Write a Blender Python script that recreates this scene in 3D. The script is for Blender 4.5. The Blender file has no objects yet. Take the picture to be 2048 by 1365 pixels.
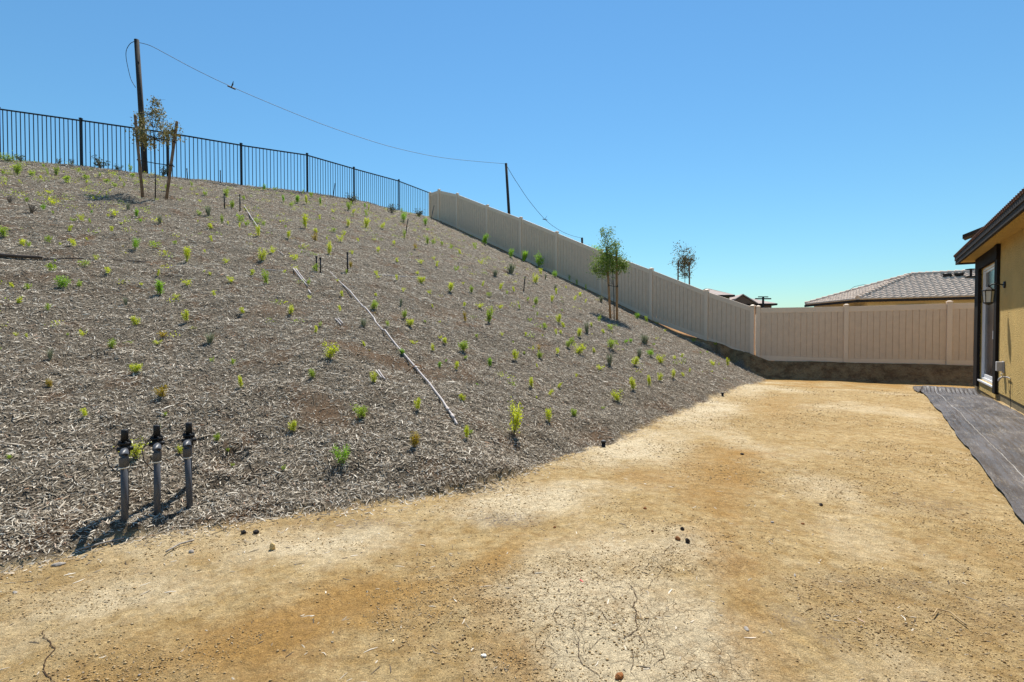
import bpy, math, random
import numpy as np
from mathutils import Vector, Matrix
R=math.radians
sc=bpy.context.scene; COL=sc.collection
# ---------------- camera, sky, sun, exposure ----------------
cam=bpy.data.cameras.new('camera'); co=bpy.data.objects.new('camera',cam); COL.objects.link(co)
cam.sensor_width=36; cam.lens=18; cam.clip_start=.05; cam.clip_end=3000
co.location=(0,0,1.25); co.rotation_euler=(R(90-1.2),0,0); sc.camera=co
SUN_EL,SUN_AZ=R(59),R(9)          # azimuth from +Y towards +X
w=bpy.data.worlds.new('World'); sc.world=w; w.use_nodes=True
nt=w.node_tree; bg=nt.nodes['Background']
sky=nt.nodes.new('ShaderNodeTexSky'); sky.sky_type='NISHITA'; sky.sun_disc=False
sky.sun_elevation=SUN_EL; sky.sun_rotation=SUN_AZ; sky.altitude=0; sky.air_density=1.45; sky.dust_density=0.0; sky.ozone_density=10
hs=nt.nodes.new('ShaderNodeMix'); hs.data_type='RGBA'; hs.blend_type='MULTIPLY'; hs.inputs[0].default_value=1; hs.inputs[7].default_value=(.68,.90,.885,1)
nt.links.new(sky.outputs[0],hs.inputs[6]); nt.links.new(hs.outputs[2],bg.inputs[0]); bg.inputs[1].default_value=0.105
sl=bpy.data.lights.new('sun','SUN'); sl.energy=5.0; sl.angle=R(.5); sl.color=(1,.95,.85)
so=bpy.data.objects.new('sun',sl); COL.objects.link(so)
sd=Vector((math.sin(SUN_AZ)*math.cos(SUN_EL),math.cos(SUN_AZ)*math.cos(SUN_EL),math.sin(SUN_EL)))
so.rotation_euler=sd.to_track_quat('Z','Y').to_euler(); so.location=(0,0,40)
sc.view_settings.view_transform='Standard'; sc.view_settings.look='None'; sc.view_settings.exposure=0.45; sc.view_settings.gamma=1
sc.cycles.max_bounces=6; sc.cycles.diffuse_bounces=4; sc.cycles.transparent_max_bounces=8
rng=np.random.default_rng(7); rnd=random.Random(5)

# ---------------- helpers ----------------
def tag(o,label=None,cat=None,group=None,kind=None):
    for k,v in (('label',label),('category',cat),('group',group),('kind',kind)):
        if v: o[k]=v
    return o
def empty(name,loc,label=None,cat=None,group=None,rz=0):
    o=bpy.data.objects.new(name,None); COL.objects.link(o); o.location=loc; o.rotation_euler=(0,0,rz); o.empty_display_size=.1
    return tag(o,label,cat,group)
def link(name,me,parent=None,loc=None):
    o=bpy.data.objects.new(name,me); COL.objects.link(o)
    if parent is not None: o.parent=parent
    if loc is not None: o.location=loc
    return o
def npmesh(name,V,F,mats,smooth=False,mi=None,attrs=None):
    """V (n,3), F (m,k) constant k"""
    V=np.asarray(V,np.float32); F=np.asarray(F,np.int32); m,k=F.shape
    me=bpy.data.meshes.new(name); me.vertices.add(len(V)); me.vertices.foreach_set('co',V.ravel())
    me.loops.add(m*k); me.loops.foreach_set('vertex_index',F.ravel())
    me.polygons.add(m); me.polygons.foreach_set('loop_start',np.arange(0,m*k,k,dtype=np.int32)); me.polygons.foreach_set('loop_total',np.full(m,k,np.int32))
    if smooth: me.polygons.foreach_set('use_smooth',np.ones(m,bool))
    for q in (mats if isinstance(mats,(list,tuple)) else [mats]): me.materials.append(q)
    if mi is not None: me.polygons.foreach_set('material_index',np.asarray(mi,np.int32))
    for a,(dom,val) in (attrs or {}).items():
        at=me.attributes.new(a,'FLOAT',dom); at.data.foreach_set('value',np.asarray(val,np.float32))
    me.update(calc_edges=True); return me
class MB:
    """collects boxes, tubes and faces into one mesh, coordinates relative to o"""
    def __init__(s,o=(0,0,0)): s.v=[];s.f=[];s.o=Vector(o)
    def add(s,vs,fs):
        b=len(s.v); s.v+= [tuple(Vector(v)-s.o) for v in vs]; s.f+=[tuple(b+i for i in f) for f in fs]; return s
    def box(s,c,d,M=None):
        x,y,z=d[0]/2,d[1]/2,d[2]/2; M=M or Matrix.Identity(3); c=Vector(c)
        vs=[c+M@Vector((a*x,b*y,e*z)) for a in(-1,1) for b in(-1,1) for e in(-1,1)]
        return s.add(vs,[(0,1,3,2),(4,6,7,5),(0,4,5,1),(2,3,7,6),(0,2,6,4),(1,5,7,3)])
    def hexa(s,p8):   # bottom 4 then top 4, both counterclockwise
        return s.add(p8,[(3,2,1,0),(4,5,6,7),(0,1,5,4),(1,2,6,5),(2,3,7,6),(3,0,4,7)])
    def tube(s,pts,r,n=8,cap=True):
        pts=[Vector(p) for p in pts]; rs=r if isinstance(r,(list,tuple)) else [r]*len(pts); vs=[];fs=[]
        up=Vector((0,0,1))
        for i,p in enumerate(pts):
            d=(pts[min(i+1,len(pts)-1)]-pts[max(i-1,0)]).normalized()
            a=d.cross(up if abs(d.z)<.95 else Vector((0,1,0))).normalized(); b=a.cross(d).normalized()
            vs+=[p+(a*math.cos(2*math.pi*k/n)+b*math.sin(2*math.pi*k/n))*rs[i] for k in range(n)]
        for i in range(len(pts)-1):
            for k in range(n):
                k2=(k+1)%n; fs.append((i*n+k,i*n+k2,(i+1)*n+k2,(i+1)*n+k))
        if cap: fs.append(tuple(range(n-1,-1,-1))); fs.append(tuple((len(pts)-1)*n+k for k in range(n)))
        return s.add(vs,fs)
    def mesh(s,name,mat,smooth=False,bev=0):
        me=bpy.data.meshes.new(name); me.from_pydata(s.v,[],s.f); me.materials.append(mat)
        if smooth: me.polygons.foreach_set('use_smooth',[len(p.vertices)<=4 for p in me.polygons])
        me.update(); return me
    def build(s,name,mat,parent=None,smooth=False,bev=0,loc=None):
        o=link(name,s.mesh(name,mat,smooth),parent,loc)
        if bev:
            m=o.modifiers.new('bevel','BEVEL'); m.width=bev; m.segments=2; m.limit_method='ANGLE'
        return o

# ---------------- materials ----------------
def mat(name,col,rough=.8,nscale=None,var=.25,bump=0,bscale=None,metal=0,spec=.3,col2=None,transl=0,bdist=.01):
    m=bpy.data.materials.new(name); m.use_nodes=True; n=m.node_tree; p=n.nodes['Principled BSDF']
    p.inputs['Roughness'].default_value=rough; p.inputs['Metallic'].default_value=metal; p.inputs['Specular IOR Level'].default_value=spec
    tc=n.nodes.new('ShaderNodeTexCoord'); c=(*col,1)
    if nscale:
        t=n.nodes.new('ShaderNodeTexNoise'); t.inputs['Scale'].default_value=nscale; t.inputs['Detail'].default_value=6; t.inputs['Roughness'].default_value=.65
        n.links.new(tc.outputs['Object'],t.inputs['Vector'])
        r=n.nodes.new('ShaderNodeValToRGB'); r.color_ramp.elements[0].position=.3; r.color_ramp.elements[1].position=.7
        a=tuple(v*(1-var) for v in col); b=col2 or tuple(min(1,v*(1+var)) for v in col)
        r.color_ramp.elements[0].color=(*a,1); r.color_ramp.elements[1].color=(*b,1)
        n.links.new(t.outputs['Fac'],r.inputs[0]); n.links.new(r.outputs[0],p.inputs['Base Color']); cs=r.outputs[0]
    else: p.inputs['Base Color'].default_value=c; cs=None
    if bump:
        t=n.nodes.new('ShaderNodeTexNoise'); t.inputs['Scale'].default_value=bscale or 60; t.inputs['Detail'].default_value=5
        n.links.new(tc.outputs['Object'],t.inputs['Vector'])
        b=n.nodes.new('ShaderNodeBump'); b.inputs['Strength'].default_value=bump; b.inputs['Distance'].default_value=bdist
        n.links.new(t.outputs['Fac'],b.inputs['Height']); n.links.new(b.outputs[0],p.inputs['Normal'])
    if transl:
        tr=n.nodes.new('ShaderNodeBsdfTranslucent'); mx=n.nodes.new('ShaderNodeMixShader'); mx.inputs[0].default_value=transl
        if cs: n.links.new(cs,tr.inputs[0])
        else: tr.inputs[0].default_value=c
        n.links.new(p.outputs[0],mx.inputs[1]); n.links.new(tr.outputs[0],mx.inputs[2]); n.links.new(mx.outputs[0],n.nodes['Material Output'].inputs[0])
    return m
M={}
M['board']=mat('embossed_vinyl_board',(.74,.56,.40),.6,6,.06,.15,50)
M['vinyl']=mat('tan_vinyl',(.83,.645,.475),.5,1.3,.04,.05,40)
M['iron']=mat('black_iron',(.012,.012,.014),.45,20,.2)
M['pole']=mat('weathered_pole',(.036,.033,.032),.9,5,.35,.4,30)
M['wire']=mat('wire_black',(.03,.03,.03),.6,10,.3)
M['stake']=mat('stake_wood',(.36,.21,.10),.8,9,.35,.3,60)
M['stakeg']=mat('grey_stake_wood',(.20,.13,.085),.85,9,.35,.3,60)
M['rubber']=mat('tie_rubber',(.02,.02,.02),.7,30,.3)
M['bark']=mat('young_bark',(.055,.042,.033),.9,20,.35,.3,80)
M['stucco']=mat('olive_stucco',(.58,.40,.14),.95,1.5,.12,1.0,55,bdist=.035)
M['cream']=mat('cream_stucco',(.62,.46,.24),.95,2,.06,.4,60)
M['concrete']=mat('foundation_concrete',(.20,.16,.09),.95,6,.3,.5,40)
M['darktrim']=mat('dark_brown_trim',(.022,.018,.016),.8,8,.2,.3,70,spec=.08)
M['fascia']=mat('dark_fascia',(.040,.033,.030),.8,8,.25,.3,50,spec=.1)
M['tile']=mat('roof_tile',(.60,.48,.385),.9,4,.25,.3,30)
M['tile2']=mat('brown_edge_tile',(.12,.055,.035),.9,10,.35,.3,30)
M['white']=mat('white_frame',(.72,.72,.74),.35,3,.04)
M['blind']=mat('white_blind',(.55,.58,.60),.5,3,.06)
M['glass']=mat('dark_screened_glass',(.035,.028,.03),.22,3,.15,spec=.5)
M['frost']=mat('frosted_lantern_glass',(.62,.60,.55),.3,5,.06)
M['bronze']=mat('lantern_bronze',(.022,.018,.016),.5,20,.3)
M['greybox']=mat('grey_plastic_box',(.42,.40,.40),.5,5,.08)
M['pvc']=mat('grey_pvc',(.085,.088,.10),.38,6,.12,.05,60)
M['valve']=mat('black_valve_plastic',(.015,.015,.017),.5,15,.3,.2,60)
M['tape']=mat('white_thread_tape',(.75,.72,.65),.6,20,.1)
M['pvcw']=mat('pale_pipe',(.50,.44,.41),.55,6,.15,.1,50)
M['tubeb']=mat('brown_drip_tube',(.085,.06,.045),.6,8,.25)
M['rock']=mat('pale_yellow_rock',(.55,.40,.18),.9,14,.35,.6,40)
M['rust']=mat('rusty_clod',(.26,.105,.035),.95,25,.4,.8,60)
M['dark']=mat('dark_clod',(.035,.028,.024),.95,25,.4,.8,60)
M['bark2']=mat('grey_bark_piece',(.34,.30,.26),.9,25,.35,.5,60)
M['straw']=mat('dry_straw',(.42,.30,.16),.85,20,.3)
M['red']=mat('red_scrap',(.65,.07,.08),.5,20,.2)
M['leaf_y']=mat('leaf_yellow_green',(.52,.66,.03),.6,9,.25,col2=(.80,.80,.05),transl=.55)
M['leaf_g']=mat('leaf_green',(.34,.46,.04),.6,9,.4,transl=.55)
M['leaf_b']=mat('leaf_bright_green',(.30,.52,.035),.6,9,.35,transl=.45)
M['leaf_s']=mat('leaf_grey_green',(.25,.27,.17),.7,9,.35,transl=.2)
M['leaf_o']=mat('leaf_orange',(.58,.30,.03),.6,9,.4,col2=(.55,.48,.04),transl=.4)
M['leaf_d']=mat('leaf_dark',(.08,.10,.045),.6,9,.45,transl=.25)
M['twig']=mat('grey_twigs',(.20,.165,.13),.9,20,.35)
M['oakleaf']=mat('oak_leaf',(.22,.27,.08),.5,7,.5,col2=(.36,.27,.11),transl=.35)
M['oliveleaf']=mat('olive_leaf',(.18,.29,.04),.5,7,.5,col2=(.34,.46,.09),transl=.4)
M['dkleaf']=mat('dull_leaf',(.12,.14,.04),.5,7,.5,col2=(.26,.18,.06),transl=.3)
M['brownwall']=mat('red_brown_stucco',(.17,.11,.08),.95,2,.08)
M['olivewall']=mat('olive_far_stucco',(.13,.12,.06),.95,2,.08)
M['pinkroof']=mat('pinkish_roof',(.42,.34,.30),.9,2,.2)
M['pale']=mat('pale_pink_wall',(.62,.50,.50),.9,2,.05)

# ---------------- terrain ----------------
NCHIP=420000; NPEB=230000
CRACKS=[[(0.555, 2.513), (0.582, 2.434), (0.577, 2.381), (0.577, 2.335), (0.541, 2.262), (0.547, 2.224), (0.532, 2.18), (0.52, 2.112), (0.522, 2.091), (0.488, 2.059), (0.454, 2.032), (0.415, 2.044), (0.358, 2.04), (0.336, 2.017), (0.313, 1.988), (0.286, 1.973)], [(0.488, 2.059), (0.508, 2.044), (0.528, 1.995)], [(0.541, 2.262), (0.512, 2.295), (0.474, 2.34), (0.46, 2.391), (0.463, 2.423)], [(0.582, 2.402), (0.655, 2.439), (0.698, 2.513), (0.734, 2.56), (0.772, 2.622), (0.766, 2.673)], [(0.555, 2.513), (0.495, 2.501), (0.446, 2.548), (0.415, 2.647)], [(0.353, 2.3), (0.399, 2.215), (0.404, 2.162), (0.414, 2.137), (0.46, 2.124)], [(0.353, 2.3), (0.33, 2.3), (0.284, 2.271), (0.214, 2.29), (0.179, 2.215), (0.191, 2.154), (0.232, 2.12), (0.25, 2.108), (0.303, 2.145)], [(0.25, 2.108), (0.266, 2.063), (0.262, 1.98), (0.255, 1.931), (0.258, 1.897), (0.296, 1.851), (0.324, 1.793)], [(0.543, 2.206), (0.545, 2.154), (0.595, 2.158), (0.633, 2.188), (0.646, 2.215)], [(0.522, 2.025), (0.551, 2.048), (0.591, 2.056), (0.619, 2.04), (0.651, 2.052)], [(0.525, 1.87), (0.534, 1.887), (0.582, 1.917), (0.586, 1.959), (0.553, 1.988)], [(0.448, 2.002), (0.45, 1.973), (0.467, 1.938), (0.45, 1.877), (0.434, 1.845), (0.442, 1.808)], [(0.331, 2.305), (0.384, 2.31), (0.451, 2.36)], [(0.452, 1.884), (0.421, 1.903), (0.366, 1.887)], [(0.745, 2.755), (0.728, 2.7), (0.711, 2.673), (0.647, 2.66), (0.585, 2.597)], [(0.839, 2.797), (0.88, 2.804), (0.915, 2.856)], [(0.962, 2.981), (0.926, 2.933), (0.868, 2.871), (0.839, 2.797), (0.796, 2.812), (0.805, 2.856)], [(-1.962, 2.141), (-1.948, 2.099), (-1.91, 2.063), (-1.86, 2.038), (-1.837, 2.01), (-1.796, 1.986), (-1.777, 1.945), (-1.757, 1.902), (-1.734, 1.868), (-1.704, 1.844), (-1.66, 1.817), (-1.621, 1.793)]]

CAMZ=1.25
TOE=[(-14,-3.4),(-6.2,0.6),(-4.2,1.75),(-2.67,2.67),(-2.34,3.02),(-1.79,3.38),(-.95,3.67),(-.26,4.08),(.82,5.36),(2.41,7.57),(4.03,9.9),(6.9,14.3),(8.3,16.6),(30,49)]
RIDGE=[(-60,12),(-34,15.6),(-20.3,17.4),(-17.6,17.5),(-15,17.8),(-12.4,18.4),(-10.6,20.0),(-8.7,21.8),(-7.4,24.0),(-5.9,26.7),(-4.75,29.6),(-3.6,32.4),(6,56)]
RZ   =[7.5,7.4,7.25,7.1,6.93,6.77,6.9,7.08,7.38,7.5,7.78,7.8,7.8]
FENC=(8.08,17.2); FENE=(-4.75,30.45)
BACK=[(8.08,17.2),(10.5,16.1),(12.75,15.0),(15.2,13.8)]
def ssm(x,a,b):
    t=np.clip((x-a)/(b-a),0,1); return t*t*(3-2*t)
def poly(P,X,Y):
    """distance, signed side (+ left of direction), arclength fraction idx"""
    best=np.full(X.shape,1e9); sd=np.zeros(X.shape); ix=np.zeros(X.shape)
    for i in range(len(P)-1):
        ax,ay=P[i]; bx,by=P[i+1]; dx,dy=bx-ax,by-ay; L=dx*dx+dy*dy
        t=np.clip(((X-ax)*dx+(Y-ay)*dy)/L,0,1)
        d=np.hypot(X-ax-t*dx,Y-ay-t*dy); m=d<best-1e-9
        s=np.sign(dx*(Y-ay)-dy*(X-ax))
        best=np.where(m,d,best); sd=np.where(m,s*d,sd); ix=np.where(m,i+t,ix)
    return best,sd,ix
def height(X,Y):
    X=np.asarray(X,float); Y=np.asarray(Y,float)
    q=.58*X+.815*Y
    g=-.27*ssm(q,12,16.5)+.22*ssm(q,20,27)
    # bank below the far fence
    b,_,_=poly(BACK+[(21,11)],X,Y)
    _,bs,_=poly(BACK+[(21,11)],X,Y)
    top=.24
    side=np.where(bs>0,0,b)
    bank=g+(top-g)*(1-ssm(side,.12,.75))
    wx=ssm(X,6.0,8.0)
    g=g*(1-wx)+np.where(side<.75,bank,g)*wx
    dt,st,_=poly(TOE,X,Y); dr,sr,ir=poly(RIDGE,X,Y)
    zr=np.interp(ir,np.arange(len(RZ)),RZ)
    t=dt/(dt+dr+1e-9)
    t=t+0.03*t*(1-t)
    slope=g*(1-t)+zr*t
    z=np.where(st>0,np.where(sr>0,zr-.03*dr-.0*dr,slope),g)
    return z
def vnoise(X,Y,s,seed=0):
    x=X*s+seed*17.3; y=Y*s+seed*9.1; i=np.floor(x); j=np.floor(y); fx=x-i; fy=y-j
    fx=fx*fx*(3-2*fx); fy=fy*fy*(3-2*fy)
    def h(a,b):
        t=np.sin(a*127.1+b*311.7+seed*74.7)*43758.5453; return t-np.floor(t)
    return (h(i,j)*(1-fx)+h(i+1,j)*fx)*(1-fy)+(h(i,j+1)*(1-fx)+h(i+1,j+1)*fx)*fy-.5
def fbm(X,Y,s,seed,o=4):
    r=0;a=1
    for k in range(o): r=r+a*vnoise(X,Y,s*2.03**k,seed+k); a*=.5
    return r
BASINS=[(-9.54,13.76,.45,.10),(3.0,16.0,.5,.12),(-2.2,3.95,.13,.05)]
def mulchmask(X,Y):
    d,s,_=poly(TOE,X,Y)
    m=np.clip((s+.10*fbm(X,Y,2.2,3)+.07*vnoise(X,Y,14,5))/.07+.5,0,1)
    f1,_,_=poly([FENC,FENE],X,Y); f2,_,_=poly(BACK+[(21,11)],X,Y); f2=np.where(X<7.7+.5*fbm(X,Y,2,8),9,f2); w=.10*fbm(X,Y,1.5,6)
    return m*np.clip((f1-.42+w)/.15,0,1)*np.clip((f2-1.0+3*w)/.3,0,1)
def bare(X,Y):
    return np.clip((fbm(X,Y,1.25,91,4)-.30)*3.2,0,1)*np.clip(1.3-np.hypot(X,Y)/16,0,1)
def H(X,Y):
    X=np.asarray(X,float); Y=np.asarray(Y,float); shp=X.shape; X=X.ravel(); Y=Y.ravel()
    z=height(X,Y); r=np.hypot(X,Y); f=np.clip(1.2-r/45,0,1); m=mulchmask(X,Y)
    z=z+f*(m*(.10*fbm(X,Y,1.1,11)+.045*vnoise(X,Y,5,12)+.024*vnoise(X,Y,17,13)+.012)
           +(1-m)*(.035*fbm(X,Y,.8,21,3)+.010*vnoise(X,Y,5,22)+.006*vnoise(X,Y,15,23)))
    bk=np.exp(-(poly(BACK+[(21,11)],X,Y)[0]/.9)**4); z=z+f*bk*np.clip((poly(BACK,X,Y)[0]-.12)/.5,0,1)*(.22*fbm(X,Y,1.3,71)+.12*fbm(X,Y,4,72)-.04)
    for bx,by,br,bd in BASINS:
        d=np.hypot(X-bx,Y-by); z=z-bd*np.exp(-(d/br)**4)+.5*bd*np.exp(-((d-br*1.5)/(br*.4))**2)
    return z.reshape(shp)
def Hs(x,y): return float(H(np.array([x]),np.array([y]))[0])
def axis(lo,a,b,hi,st,gr):
    v=list(np.arange(a,b,st)); s=st; x=v[-1]
    while x<hi: s*=gr; x+=s; v.append(x)
    s=st; x=a; u=[]
    while x>lo: s*=gr; x-=s; u.append(x)
    return np.array(u[::-1]+v)
gx=axis(-700,-4.2,4.5,700,.032,1.022); gy=axis(-60,1.2,6.5,900,.032,1.017)
GX,GY=np.meshgrid(gx,gy); GZ=H(GX,GY); nx,ny=len(gx),len(gy)
idx=np.arange(nx*ny).reshape(ny,nx); F=np.stack([idx[:-1,:-1],idx[:-1,1:],idx[1:,1:],idx[1:,:-1]],-1).reshape(-1,4)
gxf,gyf=GX.ravel(),GY.ravel(); mm=mulchmask(gxf,gyf)
def blob(x,y,rx,ry,a=0,warp=.85):
    c,s=math.cos(a),math.sin(a); dx=(gxf-x)*c+(gyf-y)*s; dy=-(gxf-x)*s+(gyf-y)*c
    d=np.hypot(dx/rx,dy/ry)+warp*fbm(gxf,gyf,2.5,31,4); return np.clip(1.15-d*.8,0,1)
pale=np.maximum.reduce([blob(.55,2.1,.55,.85,.1)*1.2,blob(.62,2.9,.45,.45),blob(.2,3.8,1.0,.35,.5)*.8,blob(1.3,5.4,1.0,.45,1.0)*.9,blob(3.0,7.9,1.6,.45,1.0)*.8,
   blob(-1.2,3.0,.8,.25,.3)*.7,blob(-1.9,2.45,.5,.3,.3)*.6,blob(5.5,11.5,2,.5,1.0)*.6,.62*np.clip(fbm(gxf,gyf,.9,33)*2.2,0,1)])
ochre=np.maximum.reduce([blob(-.62,2.35,.35,.28,.3),blob(-1.2,1.95,.7,.3,.5),blob(-.1,2.8,.14,.5,-.5)*.8,blob(.0,1.95,.10,.5,.3)*.7,blob(1.05,2.2,.16,.9,-.25)*.75,
   blob(1.9,4.5,.35,1.2,-.45)*.8,blob(1.1,4.3,.5,.3)*.7,blob(4.4,8.5,.4,2.0,-.5)*.5,blob(8.3,13.3,2.2,.5,-.5)*.9,blob(11,15.2,5,1.6,-.45)*1.6])
grav=np.maximum.reduce([blob(-.05,3.36,.22,.12),blob(1.2,2.18,.10,.09)*1.0,blob(1.28,2.05,.09,.08),blob(1.9,2.55,.3,.14)*.6,blob(2.4,2.2,.5,.2)*.5,blob(-1.0,3.3,.5,.08)*.6,blob(3,3.6,.5,.2)*.5])

def ground_material():
    m=bpy.data.materials.new('bare_soil_and_mulch_bed'); m.use_nodes=True; n=m.node_tree; L=n.links.new; N=n.nodes.new; p=n.nodes['Principled BSDF']
    p.inputs['Roughness'].default_value=.95; p.inputs['Specular IOR Level'].default_value=.15
    geo=N('ShaderNodeNewGeometry'); pos=geo.outputs['Position']
    def at(nm): a=N('ShaderNodeAttribute'); a.attribute_name=nm; return a.outputs['Fac']
    def noise(s,d=6,r=.6,v=pos,dist=0):
        t=N('ShaderNodeTexNoise'); t.inputs['Scale'].default_value=s; t.inputs['Detail'].default_value=d; t.inputs['Roughness'].default_value=r; t.inputs['Distortion'].default_value=dist; L(v,t.inputs['Vector']); return t.outputs['Fac']
    def ramp(x,a,b,lo=0,hi=1):
        t=N('ShaderNodeMapRange'); t.inputs[1].default_value=a; t.inputs[2].default_value=b; t.inputs[3].default_value=lo; t.inputs[4].default_value=hi; L(x,t.inputs[0]); return t.outputs[0]
    def mix(f,a,b,mode='MIX'):
        t=N('ShaderNodeMix'); t.data_type='RGBA'; t.blend_type=mode
        for s,i in ((f,0),(a,6),(b,7)):
            if isinstance(s,(int,float)): t.inputs[i].default_value=s
            elif isinstance(s,tuple): t.inputs[i].default_value=(*s,1)
            else: L(s,t.inputs[i])
        return t.outputs[2]
    def ma(op,a,b):
        t=N('ShaderNodeMath'); t.operation=op
        for i,s in enumerate((a,b)):
            if isinstance(s,(int,float)): t.inputs[i].default_value=s
            else: L(s,t.inputs[i])
        return t.outputs[0]
    c=mix(ramp(noise(1.6,8,.65),.35,.68),(.385,.268,.120),(.525,.392,.205))
    c=mix(ramp(noise(9,7,.7),.42,.68),c,(.325,.205,.076))
    c=mix(ramp(ma('ADD',at('pale'),ma('MULTIPLY',noise(5,9,.8),1.5)),.78,1.55,0,.95),c,(.60,.49,.32))
    c=mix(ramp(ma('ADD',at('ochre'),ma('MULTIPLY',noise(4,9,.8),1.5)),.85,1.65,0,.9),c,(.34,.19,.055))
    c=mix(ramp(ma('ADD',at('bank'),ma('MULTIPLY',noise(4,7,.7),.8)),.75,1.1),c,mix(ramp(noise(3,7,.8),.40,.60),(.17,.085,.035),(.40,.235,.105)))
    # grains and specks
    c=mix(ramp(noise(150,3,.8),.35,.62,.78,1.18),(0,0,0),c,'MIX') if False else c
    g=ramp(noise(190,4,.8),.36,.64,.52,1.42); cg=N('ShaderNodeVectorMath'); cg.operation='SCALE'; L(c,cg.inputs[0]); L(g,cg.inputs['Scale']); c=cg.outputs[0]
    g=ramp(noise(26,9,.88),.38,.62,.66,1.30); cg=N('ShaderNodeVectorMath'); cg.operation='SCALE'; L(c,cg.inputs[0]); L(g,cg.inputs['Scale']); c=cg.outputs[0]
    rz=ramp(noise(1.9,5,.7),.44,.60); sp=ramp(noise(70,6,.85),.57,.66); c=mix(ma('MULTIPLY',sp,ma('MULTIPLY',rz,.8)),c,(.16,.10,.05)); c=mix(ma('MULTIPLY',rz,ramp(noise(16,6,.8),.45,.6,0,.45)),c,(.33,.20,.085))
    sp=ramp(noise(95,4,.8,dist=.6),.66,.70); c=mix(ma('MULTIPLY',sp,.6),c,(.74,.64,.48))
    c=mix(ma('MULTIPLY',at('grav'),ramp(noise(60,5,.8),.45,.6)),c,(.14,.115,.10))
    # fine cracks
    wv=N('ShaderNodeVectorMath'); wv.operation='ADD'; nz=N('ShaderNodeTexNoise'); nz.inputs['Scale'].default_value=7; nz.inputs['Detail'].default_value=4; L(pos,nz.inputs['Vector'])
    ws=N('ShaderNodeVectorMath'); ws.operation='SCALE'; ws.inputs['Scale'].default_value=.12; L(nz.outputs['Color'],ws.inputs[0]); L(pos,wv.inputs[0]); L(ws.outputs[0],wv.inputs[1])
    crk=[]
    for s,wd in ((6,.011),(13,.018),(25,.022)):
        v=N('ShaderNodeTexVoronoi'); v.feature='DISTANCE_TO_EDGE'; v.inputs['Scale'].default_value=s; L(wv.outputs[0],v.inputs['Vector'])
        crk.append(ramp(v.outputs['Distance'],0,wd,1,0))
    ck=ma('MULTIPLY',ma('MULTIPLY',ma('MAXIMUM',ma('MAXIMUM',ma('MULTIPLY',crk[0],.95),ma('MULTIPLY',crk[1],.7)),ma('MULTIPLY',crk[2],.4)),ramp(noise(4.1,4),.36,.52)),ramp(at('crk'),.15,.6,0,.72))
    c=mix(ck,c,(.11,.06,.025))
    # mulch bed under the chips
    mv=N('ShaderNodeMapping'); mv.inputs['Scale'].default_value=(1,1,1.0); L(pos,mv.inputs[0])
    n1=noise(34,5,.85,dist=1.2); n2=noise(70,4,.8,dist=1.5)
    mc=mix(ramp(n1,.40,.62),(.060,.045,.032),(.28,.225,.16)); mc=mix(ramp(n2,.54,.64),mc,(.68,.60,.47)); mc=mix(ramp(noise(2.4,5),.53,.66,0,.75),mc,(.20,.115,.062))
    mc=mix(ma('MULTIPLY',at('bare'),.8),mc,(.22,.13,.07))
    c=mix(at('mulch'),c,mc); L(c,p.inputs['Base Color'])
    hd=ma('ADD',ma('MULTIPLY',noise(60,8,.8),.016),ma('MULTIPLY',noise(10,6,.65),.030)); hd=ma('SUBTRACT',hd,ma('MULTIPLY',ck,.01))
    hm=ma('MULTIPLY',ma('ADD',n1,n2),.035)
    hx=N('ShaderNodeMix'); L(at('mulch'),hx.inputs[0]); L(hd,hx.inputs[2]); L(hm,hx.inputs[3])
    b=N('ShaderNodeBump'); b.inputs['Strength'].default_value=.9; b.inputs['Distance'].default_value=1; L(hx.outputs[0],b.inputs['Height']); L(b.outputs[0],p.inputs['Normal'])
    return m
M['ground']=ground_material()
gme=npmesh('ground',np.stack([gxf,gyf,GZ.ravel()],1),F,M['ground'],True,attrs={'mulch':('POINT',mm),'pale':('POINT',pale),'ochre':('POINT',ochre),'grav':('POINT',grav),'crk':('POINT',np.maximum(blob(.48,2.2,.62,.75,.1),blob(.8,2.75,.4,.3)*.8)),'bare':('POINT',bare(gxf,gyf)),'bank':('POINT',np.clip(1.7-poly(BACK+[(21,11)],gxf,gyf)[0]/.85,0,1)+np.clip(1.6-poly([FENC,FENE],gxf,gyf)[0]/.4,0,1))})
tag(link('ground',gme),kind='structure')

def attrmat(name,cols,rough=.85,spec=.2):
    m=bpy.data.materials.new(name); m.use_nodes=True; n=m.node_tree; p=n.nodes['Principled BSDF']; p.inputs['Roughness'].default_value=rough; p.inputs['Specular IOR Level'].default_value=spec
    a=n.nodes.new('ShaderNodeAttribute'); a.attribute_name='tint'; r=n.nodes.new('ShaderNodeValToRGB'); cr=r.color_ramp
    while len(cr.elements)<len(cols): cr.elements.new(.5)
    for i,(pp,c) in enumerate(cols): cr.elements[i].position=pp; cr.elements[i].color=(*c,1)
    n.links.new(a.outputs['Fac'],r.inputs[0]); n.links.new(r.outputs[0],p.inputs['Base Color']); return m
M['chip']=attrmat('shredded_bark_chips',[(0,(.070,.052,.036)),(.3,(.20,.158,.112)),(.55,(.40,.335,.25)),(.8,(.61,.53,.42)),(.96,(.80,.73,.61)),(1,(.36,.16,.07))])
M['peb']=attrmat('soil_pebbles',[(0,(.16,.10,.055)),(.25,(.36,.23,.10)),(.7,(.52,.37,.19)),(.9,(.55,.42,.25)),(1,(.38,.33,.29))])

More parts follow.
